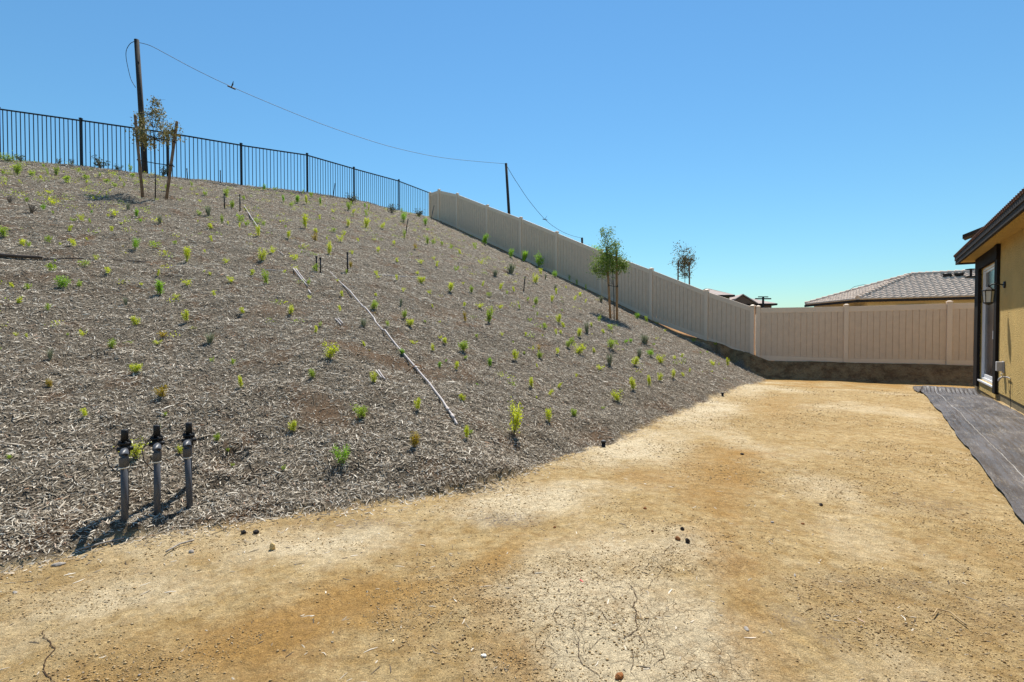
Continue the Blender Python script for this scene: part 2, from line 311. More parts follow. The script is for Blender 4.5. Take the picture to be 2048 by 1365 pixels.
def normals(X,Y,e=.12):
    z0=height(X,Y); a=(height(X+e,Y)-z0)/e; b=(height(X,Y+e)-z0)/e; n=np.stack([-a,-b,np.ones_like(a)],1); return n/np.linalg.norm(n,axis=1,keepdims=True)
def chips(N,keepfn,lmin,lmax,wmin,wmax,lift,rlo,rhi,alo,ahi,tilt=.5,tint=None):
    r=np.exp(rng.uniform(math.log(rlo),math.log(rhi),N)); a=rng.uniform(alo,ahi,N); X=r*np.sin(a); Y=r*np.cos(a)
    k=keepfn(X,Y); X,Y,r=X[k],Y[k],r[k]; n=len(X)
    nn=normals(X,Y); t=rng.normal(0,1,(n,3)); t-= (t*nn).sum(1,keepdims=True)*nn; t/=np.linalg.norm(t,axis=1,keepdims=True)
    t+=nn*rng.normal(0,tilt*.5,(n,1)); t/=np.linalg.norm(t,axis=1,keepdims=True)
    b=np.cross(nn,t); b+=nn*rng.normal(0,tilt,(n,1)); b/=np.linalg.norm(b,axis=1,keepdims=True); u=np.cross(t,b)
    sc_=np.clip((r/6.0)**.55,1,2.6)
    L=(rng.uniform(0,1,n)**2*(lmax-lmin)+lmin)*sc_; W=rng.uniform(wmin,wmax,n)*sc_
    C=np.stack([X,Y,H(X,Y)+rng.uniform(0,lift,n)*sc_],1); h=(W*.45)[:,None]; L=L[:,None]/2; W=W[:,None]/2; bend=(rng.normal(0,.18,(n,1))*L)
    # a bent three sided splinter: 3 stations along, ridge + two edges
    P=[]
    for s,wf,bb in ((-1,.55,-1),(0,1,1),(1,.45,-1)):
        c=C+t*L*s+b*bend*bb*.5
        P+= [c-b*W*wf, c+u*h*wf, c+b*W*wf]
    V=np.stack(P,1).reshape(-1,3); o=(np.arange(n)*9)[:,None]
    Fq=np.concatenate([o+np.array(q) for q in ((0,3,4,1),(1,4,5,2),(3,6,7,4),(4,7,8,5))],1).reshape(-1,4)
    tv=np.repeat(rng.beta(1.0,1.15,n) if tint is None else tint(n),4)
    return V,Fq,tv
def keep_m(X,Y):
    d,s,_=poly(TOE,X,Y); dr,sr,_=poly(RIDGE,X,Y); fd,fs,_=poly([FENC,FENE],X,Y)
    return (s+.10*fbm(X,Y,2.2,3)+.09*rng.normal(0,1,len(X))>-.0)&(sr<.6)&((fs>-.05))&(rng.uniform(0,1,len(X))>bare(X,Y)*.75)&(rng.uniform(0,1,len(X))<.04+.96*np.where(fd<1.2,mulchmask(X,Y),1))&((poly(BACK,X,Y)[0]>.9+.3*fbm(X,Y,1.5,6))|(X<7.7))
V,Fq,tv=chips(NCHIP,keep_m,.014,.062,.003,.0085,.012,2.5,36,R(-52),R(36))
V2,F2,t2=chips(5000,keep_m,.05,.12,.005,.013,.014,2.5,14,R(-52),R(36),.35)
F2=F2+len(V); V=np.concatenate([V,V2]); Fq=np.concatenate([Fq,F2]); tv=np.concatenate([tv,t2])
tag(link('bark_mulch',npmesh('bark_mulch',V,Fq,M['chip'],attrs={'tint':('FACE',tv)})),'grey-brown shredded bark mulch covering the whole planted slope','mulch',kind='stuff')
def keep_d(X,Y):
    d,s,_=poly(TOE,X,Y); p=np.exp(-np.abs(s)/.16)*.85+.02+.10*np.clip(fbm(X,Y,1.7,41)-.1,0,1)
    return (s<0)&(rng.uniform(0,1,len(X))<p)&(X<3.6+.6*(Y-3.4))
V,Fq,tv=chips(40000,keep_d,.015,.06,.003,.008,.002,1.5,16,R(-52),R(50),.2)
tag(link('scattered_bark_litter',npmesh('scattered_bark_litter',V,Fq,M['chip'],attrs={'tint':('FACE',tv)})),'loose bark splinters strewn on the bare tan soil','litter',kind='stuff')
# pebbles and crumbs on the soil
def pebbles(N):
    r=np.exp(rng.uniform(math.log(1.5),math.log(15),N)); a=rng.uniform(R(-50),R(50),N); X=r*np.sin(a); Y=r*np.cos(a)
    d,s,_=poly(TOE,X,Y); dens=np.clip(.42+3.0*fbm(X,Y,1.6,51,5),.05,1)
    k=(s<.02)&(rng.uniform(0,1,N)<dens)&(X<3.42+.711*(Y-3.42)-.03); X,Y,r=X[k],Y[k],r[k]; n=len(X)
    sz=np.clip(np.exp(rng.normal(math.log(.0021),.50,n)),0,.0065)*np.clip((r/3.5)**.6,1,2.2); base=np.array([(1,0,0),(.3,.95,0),(-.8,.6,0),(-.8,-.6,0),(.3,-.95,0),(.1,.1,.8),(0,0,-.6)])
    P=base[None]*(1+rng.normal(0,.22,(n,7,1)))*sz[:,None,None]*np.array([1,1,.8]); th=rng.uniform(0,6.28,n); c,s_=np.cos(th)[:,None],np.sin(th)[:,None]
    x=P[:,:,0]*c-P[:,:,1]*s_; y=P[:,:,0]*s_+P[:,:,1]*c; C=H(X,Y)
    V=np.stack([x+X[:,None],y+Y[:,None],P[:,:,2]+C[:,None]+sz[:,None]*.35],2).reshape(-1,3)
    f=[(i,(i+1)%5,5) for i in range(5)]+[((i+1)%5,i,6) for i in range(5)]; o=(np.arange(n)*7)[:,None]
    Fq=np.concatenate([o+np.array(q) for q in f],1).reshape(-1,3)
    return V,Fq,np.repeat(rng.beta(2,1.8,n),10)
V,Fq,tv=pebbles(NPEB)
tag(link('soil_crumbs',npmesh('soil_crumbs',V,Fq,M['peb'],attrs={'tint':('FACE',tv)})),'fine gravel and soil crumbs lying on the bare ground','gravel',kind='stuff')
# drying cracks
for ci,pl in enumerate(CRACKS):
    pts=[]
    for (x0,y0),(x1,y1) in zip(pl[:-1],pl[1:]):
        d=math.hypot(x1-x0,y1-y0); k=max(2,int(d/.012))
        for i in range(k):
            t=i/k; pts.append((x0+(x1-x0)*t+rnd.gauss(0,.0022),y0+(y1-y0)*t+rnd.gauss(0,.0022)))
    pts.append(pl[-1]); P=np.array(pts); D=np.gradient(P,axis=0); D/=np.linalg.norm(D,axis=1,keepdims=True)+1e-9; Nn=np.stack([-D[:,1],D[:,0]],1)
    n=len(P); wd=(.0019 if ci in(0,17) else .0012)*(1-.6*np.abs(np.linspace(-1,1,n))**3)*(1+.4*rng.normal(0,1,n).clip(-1,1))
    A=P+Nn*wd[:,None]; B=P-Nn*wd[:,None]
    V=np.concatenate([np.stack([A[:,0],A[:,1],H(A[:,0],A[:,1])+.003],1),np.stack([B[:,0],B[:,1],H(B[:,0],B[:,1])+.003],1)])
    Fc=np.array([(n+i,n+i+1,i+1,i) for i in range(n-1)])
    if ci==0: CV,CF=V,Fc
    else: CF=np.concatenate([CF,Fc+len(CV)]); CV=np.concatenate([CV,V])
M['crack']=mat('crack_shadowed_soil',(.05,.026,.012),.95,30,.3)
tag(link('soil_cracks',npmesh('soil_cracks',CV,CF,M['crack'])),kind='structure')
# ---------------- fences ----------------
def beam(mb,p,q,z0,z1,h,th):
    """vertical slab from plan point p to q; z0,z1 = top heights at its ends"""
    p=Vector((*p,0)); q=Vector((*q,0)); d=(q-p).normalized(); nrm=Vector((-d.y,d.x,0))*th/2
    def at(b,z): return (b.x,b.y,z)
    mb.hexa([at(p-nrm,z0-h),at(q-nrm,z1-h),at(q+nrm,z1-h),at(p+nrm,z0-h),at(p-nrm,z0),at(q-nrm,z1),at(q+nrm,z1),at(p+nrm,z0)])
def vinyl_fence(posts,label,rot):
    """posts: x,y,post top,bottom rail bottom"""
    posts=[(x,y,zt,min(zb,float(H(np.array([x]),np.array([y]))[0])-.02)) for x,y,zt,zb in posts]
    x0,y0=posts[0][:2]; base=(x0,y0,posts[0][3]); t=empty('vinyl_fence',base,label,'fence'); Mx=Matrix.Rotation(rot,3,'Z')
    for i,(x,y,zt,zb) in enumerate(posts):
        gb=min(zb,Hs(x,y))-.25
        mb=MB(base); mb.box((x,y,(zt-.045+gb)/2),(.127,.127,zt-.045-gb),Mx); po=mb.build('post',M['vinyl'],t,bev=.004)
        mb=MB(base); c=Vector((x,y,zt-.045)); mb.box(c+Vector((0,0,.008)),(.145,.145,.018),Mx)
        a=[c+Mx@Vector((sx*.0675,sy*.0675,.017)) for sx,sy in((-1,-1),(1,-1),(1,1),(-1,1))]; b=[c+Mx@Vector((sx*.02,sy*.02,.045)) for sx,sy in((-1,-1),(1,-1),(1,1),(-1,1))]
        mb.hexa(a+b); mb.build('post_cap',M['vinyl'],po)
    for (xa,ya,ta,ba),(xb,yb,tb,bb) in zip(posts[:-1],posts[1:]):
        P=Vector((xa,ya)); Q=Vector((xb,yb)); d=(Q-P); L=d.length; d=d/L; lerp=lambda a,b,s:a+(b-a)*s/L
        rt=lambda s:lerp(ta,tb,s)-.085; rb=lambda s:lerp(ba,bb,s)
        s0,s1=.066,L-.066
        pa,pb=P+d*s0,P+d*s1
        m=MB(base); beam(m,pa,pb,rt(s0),rt(s1),.165,.050); m.build('top_rail',M['vinyl'],t,bev=.004)
        m=MB(base); beam(m,pa,pb,rb(s0)+.165,rb(s1)+.165,.165,.050); m.build('bottom_rail',M['vinyl'],t,bev=.004)
        m=MB(base); n=max(3,round((s1-s0)/.163)); wd=(s1-s0)/n
        beam(m,pa,pb,rt(s0)-.10,rt(s1)-.10,(rt(s0)-.10)-(rb(s0)+.10),.012)
        for k in range(n):
            a=s0+k*wd+.009; b=s0+(k+1)*wd-.009; A=P+d*a; B=P+d*b
            # board: bottoms follow the rail, so use own corner heights
            nrm=Vector((-d.y,d.x))*.020
            zz=[rb(a)+.15,rb(b)+.15,rt(a)-.15,rt(b)-.15]
            m.hexa([(A.x-nrm.x,A.y-nrm.y,zz[0]),(B.x-nrm.x,B.y-nrm.y,zz[1]),(B.x+nrm.x,B.y+nrm.y,zz[1]),(A.x+nrm.x,A.y+nrm.y,zz[0]),
                    (A.x-nrm.x,A.y-nrm.y,zz[2]),(B.x-nrm.x,B.y-nrm.y,zz[3]),(B.x+nrm.x,B.y+nrm.y,zz[3]),(A.x+nrm.x,A.y+nrm.y,zz[2])])
        m.build('board_panel',M['board'],t)
SF=[(8.08,17.2,2.11,.28),(6.97,18.35,2.72,.86),(5.42,19.94,3.68,1.83),(3.76,21.67,4.67,2.84),(2.05,23.43,5.77,3.95),(.44,25.09,6.79,4.95),(-1.28,26.87,7.82,5.98),(-3.04,28.68,8.90,7.05),(-4.24,29.93,9.46,7.60),(-4.87,30.57,9.46,7.72)]
vinyl_fence(SF,'tan vinyl privacy fence climbing the mulched slope to the iron fence',math.atan2(13.37,-12.95))
BF=[(8.23,17.13,2.08,.25),(10.5,16.1,2.08,.20),(12.80,15.0,2.12,.22),(15.1,13.88,2.14,.24)]
vinyl_fence(BF,'tan vinyl privacy fence running level across the far end of the yard',math.atan2(-1.07,2.3))

IR=[(-24.9,16.7,8.95),(-22.4,17.0,8.95),(-20.0,17.3,8.90),(-17.4,17.5,8.76),(-14.86,17.8,8.50),(-12.28,18.4,8.31),(-10.5,20,8.44),(-8.66,21.8,8.67),(-7.36,24,8.79),(-5.86,26.7,9.0),(-4.93,30.5,9.42)]
base=(-4.9,30.5,7.6); t=empty('iron_fence',base,'black iron picket fence along the crest of the slope against the sky','fence')
for x,y,z in IR[:-1]:
    g=Hs(x,y); m=MB(base); m.box((x,y,(z+.03+g-.3)/2),(.065,.065,z+.03-g+.3)); po=m.build('post',M['iron'],t)
    m=MB(base); m.box((x,y,z+.045),(.085,.085,.03)); m.box((x,y,z+.066),(.045,.045,.012)); m.build('post_cap',M['iron'],po)
for (xa,ya,za),(xb,yb,zb) in zip(IR[:-1],IR[1:]):
    P=Vector((xa,ya)); Q=Vector((xb,yb)); d=Q-P; L=d.length; d/=L; pa,pb=P+d*.04,Q-d*.04
    ga,gb=height(np.array([xa]),np.array([ya]))[0]-.04,height(np.array([xb]),np.array([yb]))[0]-.04
    m=MB(base); beam(m,pa,pb,za,zb,.042,.042); m.build('top_rail',M['iron'],t)
    m=MB(base); beam(m,pa,pb,ga,gb,.035,.035); m.build('bottom_rail',M['iron'],t)
    m=MB(base); n=round(L/.135) if L<3.2 else 17
    for k in range(1,n):
        s=k/n; c=P+(Q-P)*s; zt=za+(zb-za)*s-.042; zg=ga+(gb-ga)*s-.07; m.box((c.x,c.y,(zt+zg)/2),(.019,.019,zt-zg))
    m.build('picket_row',M['iron'],t)

# ---------------- house on the right ----------------
W0=Vector((9.38,10.1)); e=Vector((.58,.815)); nn=Vector((-.815,.58)); HM=Matrix(((e.x,nn.x,0),(e.y,nn.y,0),(0,0,1)))
def HW(s,o,z): p=W0+e*s+nn*o; return Vector((p.x,p.y,z))
hb=tuple(HW(1.64,0,-.1))
house=empty('stucco_house',hb,'olive stucco house with dark trimmed sliding door and low eave on the right','house')
def hbox(mb,s0,s1,o0,o1,z0,z1): mb.box(HW((s0+s1)/2,(o0+o1)/2,(z0+z1)/2),(s1-s0,o1-o0,z1-z0),HM); return mb
S1=1.64; DL,DR,DZ0,DZ1=.90,-.92,.22,2.54
m=MB(hb)
hbox(m,-14,DR,-.2,0,.14,2.80); hbox(m,DL,S1,-.2,0,.14,2.80); hbox(m,DR,DL,-.2,0,DZ1,2.80); hbox(m,DR,DL,-.2,0,.0,DZ0)
m.box(HW(S1-.1,-4.2,1.47),(.2,8.0,2.66),HM)
m.build('wall',M['stucco'],house)
m=MB(hb); hbox(m,-14,DR-.003,-.2,-.015,-.5,.138); hbox(m,DL+.003,S1-.015,-.2,-.015,-.6,.138); hbox(m,DR,DL,-.2,-.012,-.6,-.004); m.box(HW(S1-.12,-4.2,-.2),(.2,7.97,.67),HM); m.build('foundation',M['concrete'],house)
m=MB(hb); hbox(m,-14,S1+.30,-.001-8,.27,2.80,2.84); m.build('soffit',M['stucco'],house)
m=MB(hb); hbox(m,-14,S1+.34,.272,.315,2.76,2.92); hbox(m,S1+.302,S1+.342,-8,.270,2.76,2.92); fo=m.build('fascia',M['fascia'],house,bev=.004)
m=MB(hb); hbox(m,-14,S1+.352,.3155,.33,2.85,2.935); m.build('fascia_cap',M['fascia'],fo)
# roof slab rising from the eave, its tiled edge
m=MB(hb); m.add([HW(-14,.34,2.937),HW(S1+.36,.34,2.937),HW(S1+.36,-5,4.2),HW(-14,-5,4.2),HW(-14,.34,2.957),HW(S1+.36,.34,2.957),HW(S1+.36,-5,4.24),HW(-14,-5,4.24)],[(0,1,2,3),(7,6,5,4),(4,5,1,0),(5,6,2,1),(6,7,3,2),(7,4,0,3)]); rf=m.build('roof',M['tile2'],house)
m=MB(hb); s=-13.9
while s<S1+.35:
    m.tube([HW(s,.352,2.958),HW(s,-.2,3.09)],.024,8); s+=.12
m.build('edge_tiles',M['tile2'],rf,True)
# upper roof seen above the eave
m=MB(hb); A=Vector((14.02,16.0,4.10)); B=Vector((14.55,15.5,4.40)); C2=Vector((17.2,13.0,5.9)); dn=Vector((.75,.66,0)).normalized()
def slab(mb,a,b,th,dep): mb.add([a,b,b+Vector((0,0,th)),a+Vector((0,0,th)),a+dn*dep,b+dn*dep,b+dn*dep+Vector((0,0,th)),a+dn*dep+Vector((0,0,th))],[(0,1,2,3),(7,6,5,4),(3,2,6,7),(4,5,1,0),(0,3,7,4),(1,5,6,2)])
slab(m,A,C2,.12,.5); ur=m.build('upper_roof',M['fascia'],house)
m=MB(hb); q=(C2-A).normalized(); a0=A+q*.38; m.add([a0+dn*.1,C2+dn*.1,Vector((C2.x,C2.y,3.0))+dn*.1,Vector((a0.x,a0.y,3.0))+dn*.1,a0+dn*.4,C2+dn*.4,Vector((C2.x,C2.y,3.0))+dn*.4,Vector((a0.x,a0.y,3.0))+dn*.4],[(0,1,2,3),(7,6,5,4),(0,4,5,1),(1,5,6,2),(2,6,7,3),(3,7,4,0)]); m.build('upper_wall',M['cream'],house)
# dark trim round the door
m=MB(hb); hbox(m,DR-.24,DR,-.02,.045,.10,2.79); hbox(m,DL,DL+.46,-.02,.045,.06,2.79); hbox(m,DR+.001,DL-.001,-.02,.045,DZ1,2.79); hbox(m,DR-.262,DR-.02,.044,.06,2.52,2.792); m.build('door_trim',M['darktrim'],house,bev=.004)
m=MB(hb)
for a in ((DR,DR+.05,DZ0,DZ1),(DL-.05,DL,DZ0,DZ1),(DR+.05,DL-.05,DZ1-.05,DZ1),(DR+.05,DL-.05,DZ0,DZ0+.05)): hbox(m,a[0],a[1],-.13,-.03,a[2],a[3])
hbox(m,DR-.0+.001,DL-.001,-.029,.03,DZ0-.035,DZ0-.002)
dr=m.build('sliding_door',M['white'],house,bev=.003)
m=MB(hb)
for a,b in ((-.28,-.22),(.79,.85)): hbox(m,a,b,-.085,-.055,DZ0+.055,DZ1-.055)
hbox(m,-.22,.79,-.085,-.055,DZ1-.10,DZ1-.055); hbox(m,-.22,.79,-.085,-.055,DZ0+.055,DZ0+.12); m.build('sash',M['white'],dr,bev=.003)
m=MB(hb); hbox(m,-.22,.79,-.075,-.068,DZ0+.12,DZ1-.10); m.build('screened_pane',M['glass'],dr)
m=MB(hb); hbox(m,DR+.05,-.22,-.115,-.108,DZ0+.05,DZ1-.05); m.build('blind_backed_pane',M['blind'],dr)
m=MB(hb); hbox(m,-.258,-.242,-.054,-.04,1.08,1.24); m.build('door_handle',M['white'],dr)
# wall lantern
lp=HW(-1.62,0,2.03)
m=MB(hb); m.tube([HW(-1.62,.0,2.03),HW(-1.62,.025,2.03)],[.062,.052],16); m.tube([HW(-1.62,.03,2.03),HW(-1.62,.10,2.05),HW(-1.62,.17,2.045),HW(-1.62,.21,2.0)],.011,8)
lan=m.build('wall_lantern',M['bronze'],house,True)
c=HW(-1.62,.21,0); m=MB(hb)
def ring(z,r,k=6): return [c+Vector((math.cos(2*math.pi*i/k+.3)*r*.85,math.sin(2*math.pi*i/k+.3)*r*.85,z)) for i in range(k)]
def frus(mb,z0,r0,z1,r1,k=6):
    a,b=ring(z0,r0,k),ring(z1,r1,k); mb.add(a+b,[tuple(range(k-1,-1,-1)),tuple(range(k,2*k))]+[(i,(i+1)%k,k+(i+1)%k,k+i) for i in range(k)])
frus(m,1.93,.105,1.95,.10); frus(m,1.9505,.095,2.00,.03); frus(m,2.0005,.02,2.04,.008); frus(m,1.715,.075,1.735,.08); frus(m,1.69,.03,1.7145,.06)
for i in range(6): m.tube([ring(1.735,.078)[i],ring(1.93,.097)[i]],.006,5)
m.build('lantern_cage',M['bronze'],lan)
m=MB(hb); frus(m,1.736,.070,1.929,.088); m.build('lantern_glass',M['frost'],lan)
# outlet cover and hose bib
m=MB(hb); hbox(m,-1.72,-1.58,.0,.02,.52,.72); hbox(m,-1.71,-1.59,.02,.10,.55,.71)
m.build('outlet_cover',M['greybox'],house,bev=.006)
m=MB(hb); m.tube([HW(-1.98,0,.47),HW(-1.98,.07,.47),HW(-1.98,.10,.44),HW(-1.98,.115,.40)],[.013,.014,.016,.014],8); m.tube([HW(-1.98,.06,.47),HW(-1.98,.075,.52)],.006,6); m.box(HW(-1.98,.076,.525),(.07,.012,.012),HM); m.tube([HW(-1.98,.02,.475),HW(-2.15,.02,.48),HW(-2.3,.02,.47)],.007,6)
m.build('hose_bib',M['greybox'],house,True)
m=MB(hb); m.tube([HW(-2.3,.018,.47),HW(-2.31,.018,.3),HW(-2.35,.02,.12),HW(-2.42,.03,-.05)],.004,5); m.build('hanging_wire',M['wire'],house)

# ---------------- weed barrier sheet along the house ----------------
na,nb_=900,90
S=np.linspace(-13,3.55,na); O=np.linspace(0,1,nb_); SS,OO=np.meshgrid(S,O,indexing='ij')
left=1.00+.012*fbm(SS,SS*0+3,.9,61)+.02*vnoise(SS,SS*0,4,62); right=.07+.05*fbm(SS,SS*0+9,1.1,63)+.25*ssm(SS,1.0,3.2)
off=right+(left-right)*OO
MX=W0.x+e.x*SS+nn.x*off; MY=W0.y+e.y*SS+nn.y*off
zz=H(MX,MY)+.018
wr=.009*np.abs(vnoise(SS*.9+off*.8,off*9,1,64))+.010*vnoise(SS*1.6,off*34,1,65)+.008*vnoise(SS*5+off*3,off*14,1,66)+.004*vnoise(SS*9,off*60,1,67)+.02*fbm(SS,off,1.3,68,3)
step=.13*np.exp(-((SS-(.30+.10*fbm(off,off*0,2,69)))/.30)**2)+.05*np.exp(-((SS-3.3)/.25)**2)
pl=np.abs(SS+.15)
ruff=np.exp(-(pl/.25)**2)*.012*np.sin(off*95+3*fbm(SS,off,3,70))*(.3+OO)
edge=np.clip(np.minimum(OO,1-OO)*14,0,1); zz=zz+(wr+ruff)*edge+step*np.clip(edge+.3,0,1)+.008
idm=np.arange(na*nb_).reshape(na,nb_); Fm=np.stack([idm[:-1,:-1],idm[:-1,1:],idm[1:,1:],idm[1:,:-1]],-1).reshape(-1,4)
def sheet_material():
    m=bpy.data.materials.new('black_woven_sheet'); m.use_nodes=True; n=m.node_tree; L=n.links.new; N=n.nodes.new; p=n.nodes['Principled BSDF']
    p.inputs['Roughness'].default_value=.5; p.inputs['Specular IOR Level'].default_value=.28
    a=N('ShaderNodeAttribute'); a.attribute_name='s'; b=N('ShaderNodeAttribute'); b.attribute_name='o'; cb=N('ShaderNodeCombineXYZ'); L(a.outputs['Fac'],cb.inputs[0]); L(b.outputs['Fac'],cb.inputs[1])
    def nz(sx,sy,d=5,r=.6):
        mp=N('ShaderNodeMapping'); mp.inputs['Scale'].default_value=(sx,sy,1); L(cb.outputs[0],mp.inputs[0]); t=N('ShaderNodeTexNoise'); t.inputs['Scale'].default_value=1; t.inputs['Detail'].default_value=d; t.inputs['Roughness'].default_value=r; L(mp.outputs[0],t.inputs['Vector']); return t.outputs['Fac']
    def rmp(x,lo,hi,a=0,b_=1):
        t=N('ShaderNodeMapRange'); t.inputs[1].default_value=lo; t.inputs[2].default_value=hi; t.inputs[3].default_value=a; t.inputs[4].default_value=b_; L(x,t.inputs[0]); return t.outputs[0]
    def mul(x,y): t=N('ShaderNodeMath'); t.operation='MULTIPLY'; L(x,t.inputs[0]); L(y,t.inputs[1]); return t.outputs[0]
    def mix(f,a,b_):
        t=N('ShaderNodeMix'); t.data_type='RGBA'; L(f,t.inputs[0])
        for s,i in((a,6),(b_,7)):
            if isinstance(s,tuple): t.inputs[i].default_value=(*s,1)
            else: L(s,t.inputs[i])
        return t.outputs[2]
    c=mix(rmp(nz(.8,2),.35,.65),(.045,.038,.037),(.105,.090,.086))
    dust=mul(rmp(nz(1.6,3.2,5,.7),.50,.66),rmp(nz(14,80,4,.7),.47,.60)); c=mix(rmp(dust,0,1,0,.75),c,(.34,.29,.23))
    dust=mul(rmp(nz(2.3,1.1,4,.7),.50,.64),rmp(nz(3,55,4,.6),.56,.62)); c=mix(rmp(dust,0,1,0,.6),c,(.40,.36,.31))
    # one printed pale line along the roll
    wv=N('ShaderNodeMath'); wv.operation='SUBTRACT'; L(b.outputs['Fac'],wv.inputs[0]); wv.inputs[1].default_value=.77
    ab=N('ShaderNodeMath'); ab.operation='ABSOLUTE'; L(wv.outputs[0],ab.inputs[0]); c=mix(rmp(ab.outputs[0],.002,.004,.7,0),c,(.5,.47,.43))
    L(c,p.inputs['Base Color']); L(rmp(nz(3,6),.3,.7,.40,.62),p.inputs['Roughness'])
    bm=N('ShaderNodeBump'); bm.inputs['Strength'].default_value=.7; bm.inputs['Distance'].default_value=.012
    ad=N('ShaderNodeMath'); ad.operation='ADD'; L(nz(6,60,5,.65),ad.inputs[0]); L(nz(30,12,4,.6),ad.inputs[1]); L(ad.outputs[0],bm.inputs['Height']); L(bm.outputs[0],p.inputs['Normal'])
    return m
mo=(float(W0.x),float(W0.y),0)
me=npmesh('weed_barrier_sheet',np.stack([MX.ravel()-mo[0],MY.ravel()-mo[1],zz.ravel()],1),Fm,sheet_material(),True,attrs={'s':('POINT',SS.ravel()),'o':('POINT',off.ravel())})
o=link('weed_barrier_sheet',me,loc=mo); tag(o,'wrinkled dark plastic ground sheet laid on the soil along the stucco house','ground sheet')
md=o.modifiers.new('thick','SOLIDIFY'); md.thickness=.004; md.offset=-1

# ---------------- neighbouring house beyond the level fence ----------------
def tile_face(O,U,Vv,poly2,course=.36,wave=.30,name='tiles'):
    """corrugated tile courses on plane O+u*U+v*Vv, clipped to convex polygon poly2 in (u,v)"""
    O=np.array(O);U=np.array(U);Vv=np.array(Vv);Nn=np.cross(U,Vv);Nn/=np.linalg.norm(Nn)
    if Nn[2]<0: Nn=-Nn
    pu=np.array(poly2); u0,v0=pu.min(0); u1,v1=pu.max(0); du=wave/8; us=np.arange(u0,u1+du,du); Vs=[];Fs=[]; b=0
    def inside(u,v):
        ok=np.ones(u.shape,bool); n=len(pu); ar=sum(pu[i][0]*pu[(i+1)%n][1]-pu[(i+1)%n][0]*pu[i][1] for i in range(n)); sg=np.sign(ar)
        for i in range(n):
            a=pu[i]; c_=pu[(i+1)%n]; ok&=sg*((c_[0]-a[0])*(v-a[1])-(c_[1]-a[1])*(u-a[0]))>-.03
        return ok
    v=v0
    while v<v1:
        jit=rng.normal(0,.004,len(us)); h=.030*np.maximum(np.sin(us*2*math.pi/wave),-.35)+.02+jit
        rows=[(v-.03,h+.045),(v-.03,h+.012+.03) if False else (v-.03,h*0),(v+course-.03,h+.012)]
        P0=O+us[:,None]*U+(v-.03)*Vv+Nn*(h*0)[:,None]; P1=O+us[:,None]*U+(v-.03)*Vv+Nn*(h+.052)[:,None]; P2=O+us[:,None]*U+(v+course-.02)*Vv+Nn*(h+.008)[:,None]
        n=len(us); Vs.append(np.concatenate([P0,P1,P2])); ok=inside(us[:-1]+du/2,np.full(n-1,v+course/2)); i=np.arange(n-1)[ok]
        Fs.append(np.stack([b+i,b+i+1,b+n+i+1,b+n+i],1)); Fs.append(np.stack([b+n+i,b+n+i+1,b+2*n+i+1,b+2*n+i],1)); b+=3*n; v+=course
    return np.concatenate(Vs),np.concatenate(Fs)
nbC=Vector((19.0,28.2,2.96)); e1=Vector((.835,-.55,0)).normalized(); n1=Vector((.55,.835,0)).normalized(); e2=Vector((.08,1,0)).normalized()
P=Vector((23.88,30.71,4.54)); Q=Vector((19.43,34,2.96)); RR=nbC+e1*9
nbh=empty('neighbour_house',(19,28.2,0),'cream neighbouring house with hipped grey-brown tile roof behind the level fence','house')
b0=(19,28.2,0)
m=MB(b0); w0=nbC+e1*.45+n1*.4; w1=nbC+e1*9+n1*.5; w2=Q+Vector((.6,0,0)); w3=w1+n1*6
pts=[w0,w1,w3,w2]; m.add([Vector((p.x,p.y,-.4)) for p in pts]+[Vector((p.x,p.y,2.88)) for p in pts],[(0,1,5,4),(1,2,6,5),(2,3,7,6),(3,0,4,7),(4,5,6,7)]); m.build('wall',M['cream'],nbh)
m=MB(b0); up=Vector((0,0,.02))
rb=RR+n1*4.78+Vector((0,0,1.58)); 
m.add([nbC,RR,rb,P,Q,Vector((24.5,36,2.96)),RR+n1*9.5],[(0,1,2,3),(0,3,4),(4,3,5),(3,2,6,5)]); roof=m.build('roof',M['tile'],nbh)
sv=math.hypot(4.78,1.58); Vv=(n1*4.78+Vector((0,0,1.58)))/sv
V,Fq=tile_face(nbC,e1,Vv,[(0,0),(9,0),(9,sv),(2.69,sv)])
link('front_tiles',npmesh('front_tiles',V-np.array(b0),Fq,M['tile']),roof)
U2=(Q-nbC).normalized(); Lq=(Q-nbC).length; pr=(P-nbC); hgt=(pr-U2*pr.dot(U2)); hv=hgt.length; 
V,Fq=tile_face(nbC,U2,hgt/hv,[(0,0),(Lq,0),(pr.dot(U2),hv)])
link('side_tiles',npmesh('side_tiles',V-np.array(b0),Fq,M['tile']),roof)
m=MB(b0)
def caps(a,b):
    a=Vector(a);b=Vector(b);L=(b-a).length;k=int(L/.33)
    for i in range(k):
        p=a+(b-a)*(i/k)+Vector((0,0,.07)); q=a+(b-a)*((i+1.15)/k)+Vector((0,0,.045)); m.tube([p,q],[.13,.10],8)
caps(nbC,P); caps(P,rb); caps(Q,P)
m.build('ridge_caps',M['tile'],roof,True)
m=MB(b0)
for a,b in((nbC,RR),(Q,nbC)):
    a2=Vector((a.x,a.y,2.93)); b2=Vector((b.x,b.y,2.93)); d=(b2-a2).normalized(); k=Vector((-d.y,d.x,0))*.04
    m.hexa([a2-k-Vector((0,0,.14)),b2-k-Vector((0,0,.14)),b2+k-Vector((0,0,.14)),a2+k-Vector((0,0,.14)),a2-k,b2-k,b2+k,a2+k])
m.build('fascia',M['fascia'],nbh)
m=MB(b0); w_=nbC+e1*1.75+n1*.38; m.hexa([Vector((w_.x,w_.y,z))+k for z in(2.42,2.60) for k in (Vector((0,0,0))-n1*.06,e1*1.25-n1*.06,e1*1.25,Vector((0,0,0)))]); m.build('window_header',M['fascia'],nbh)
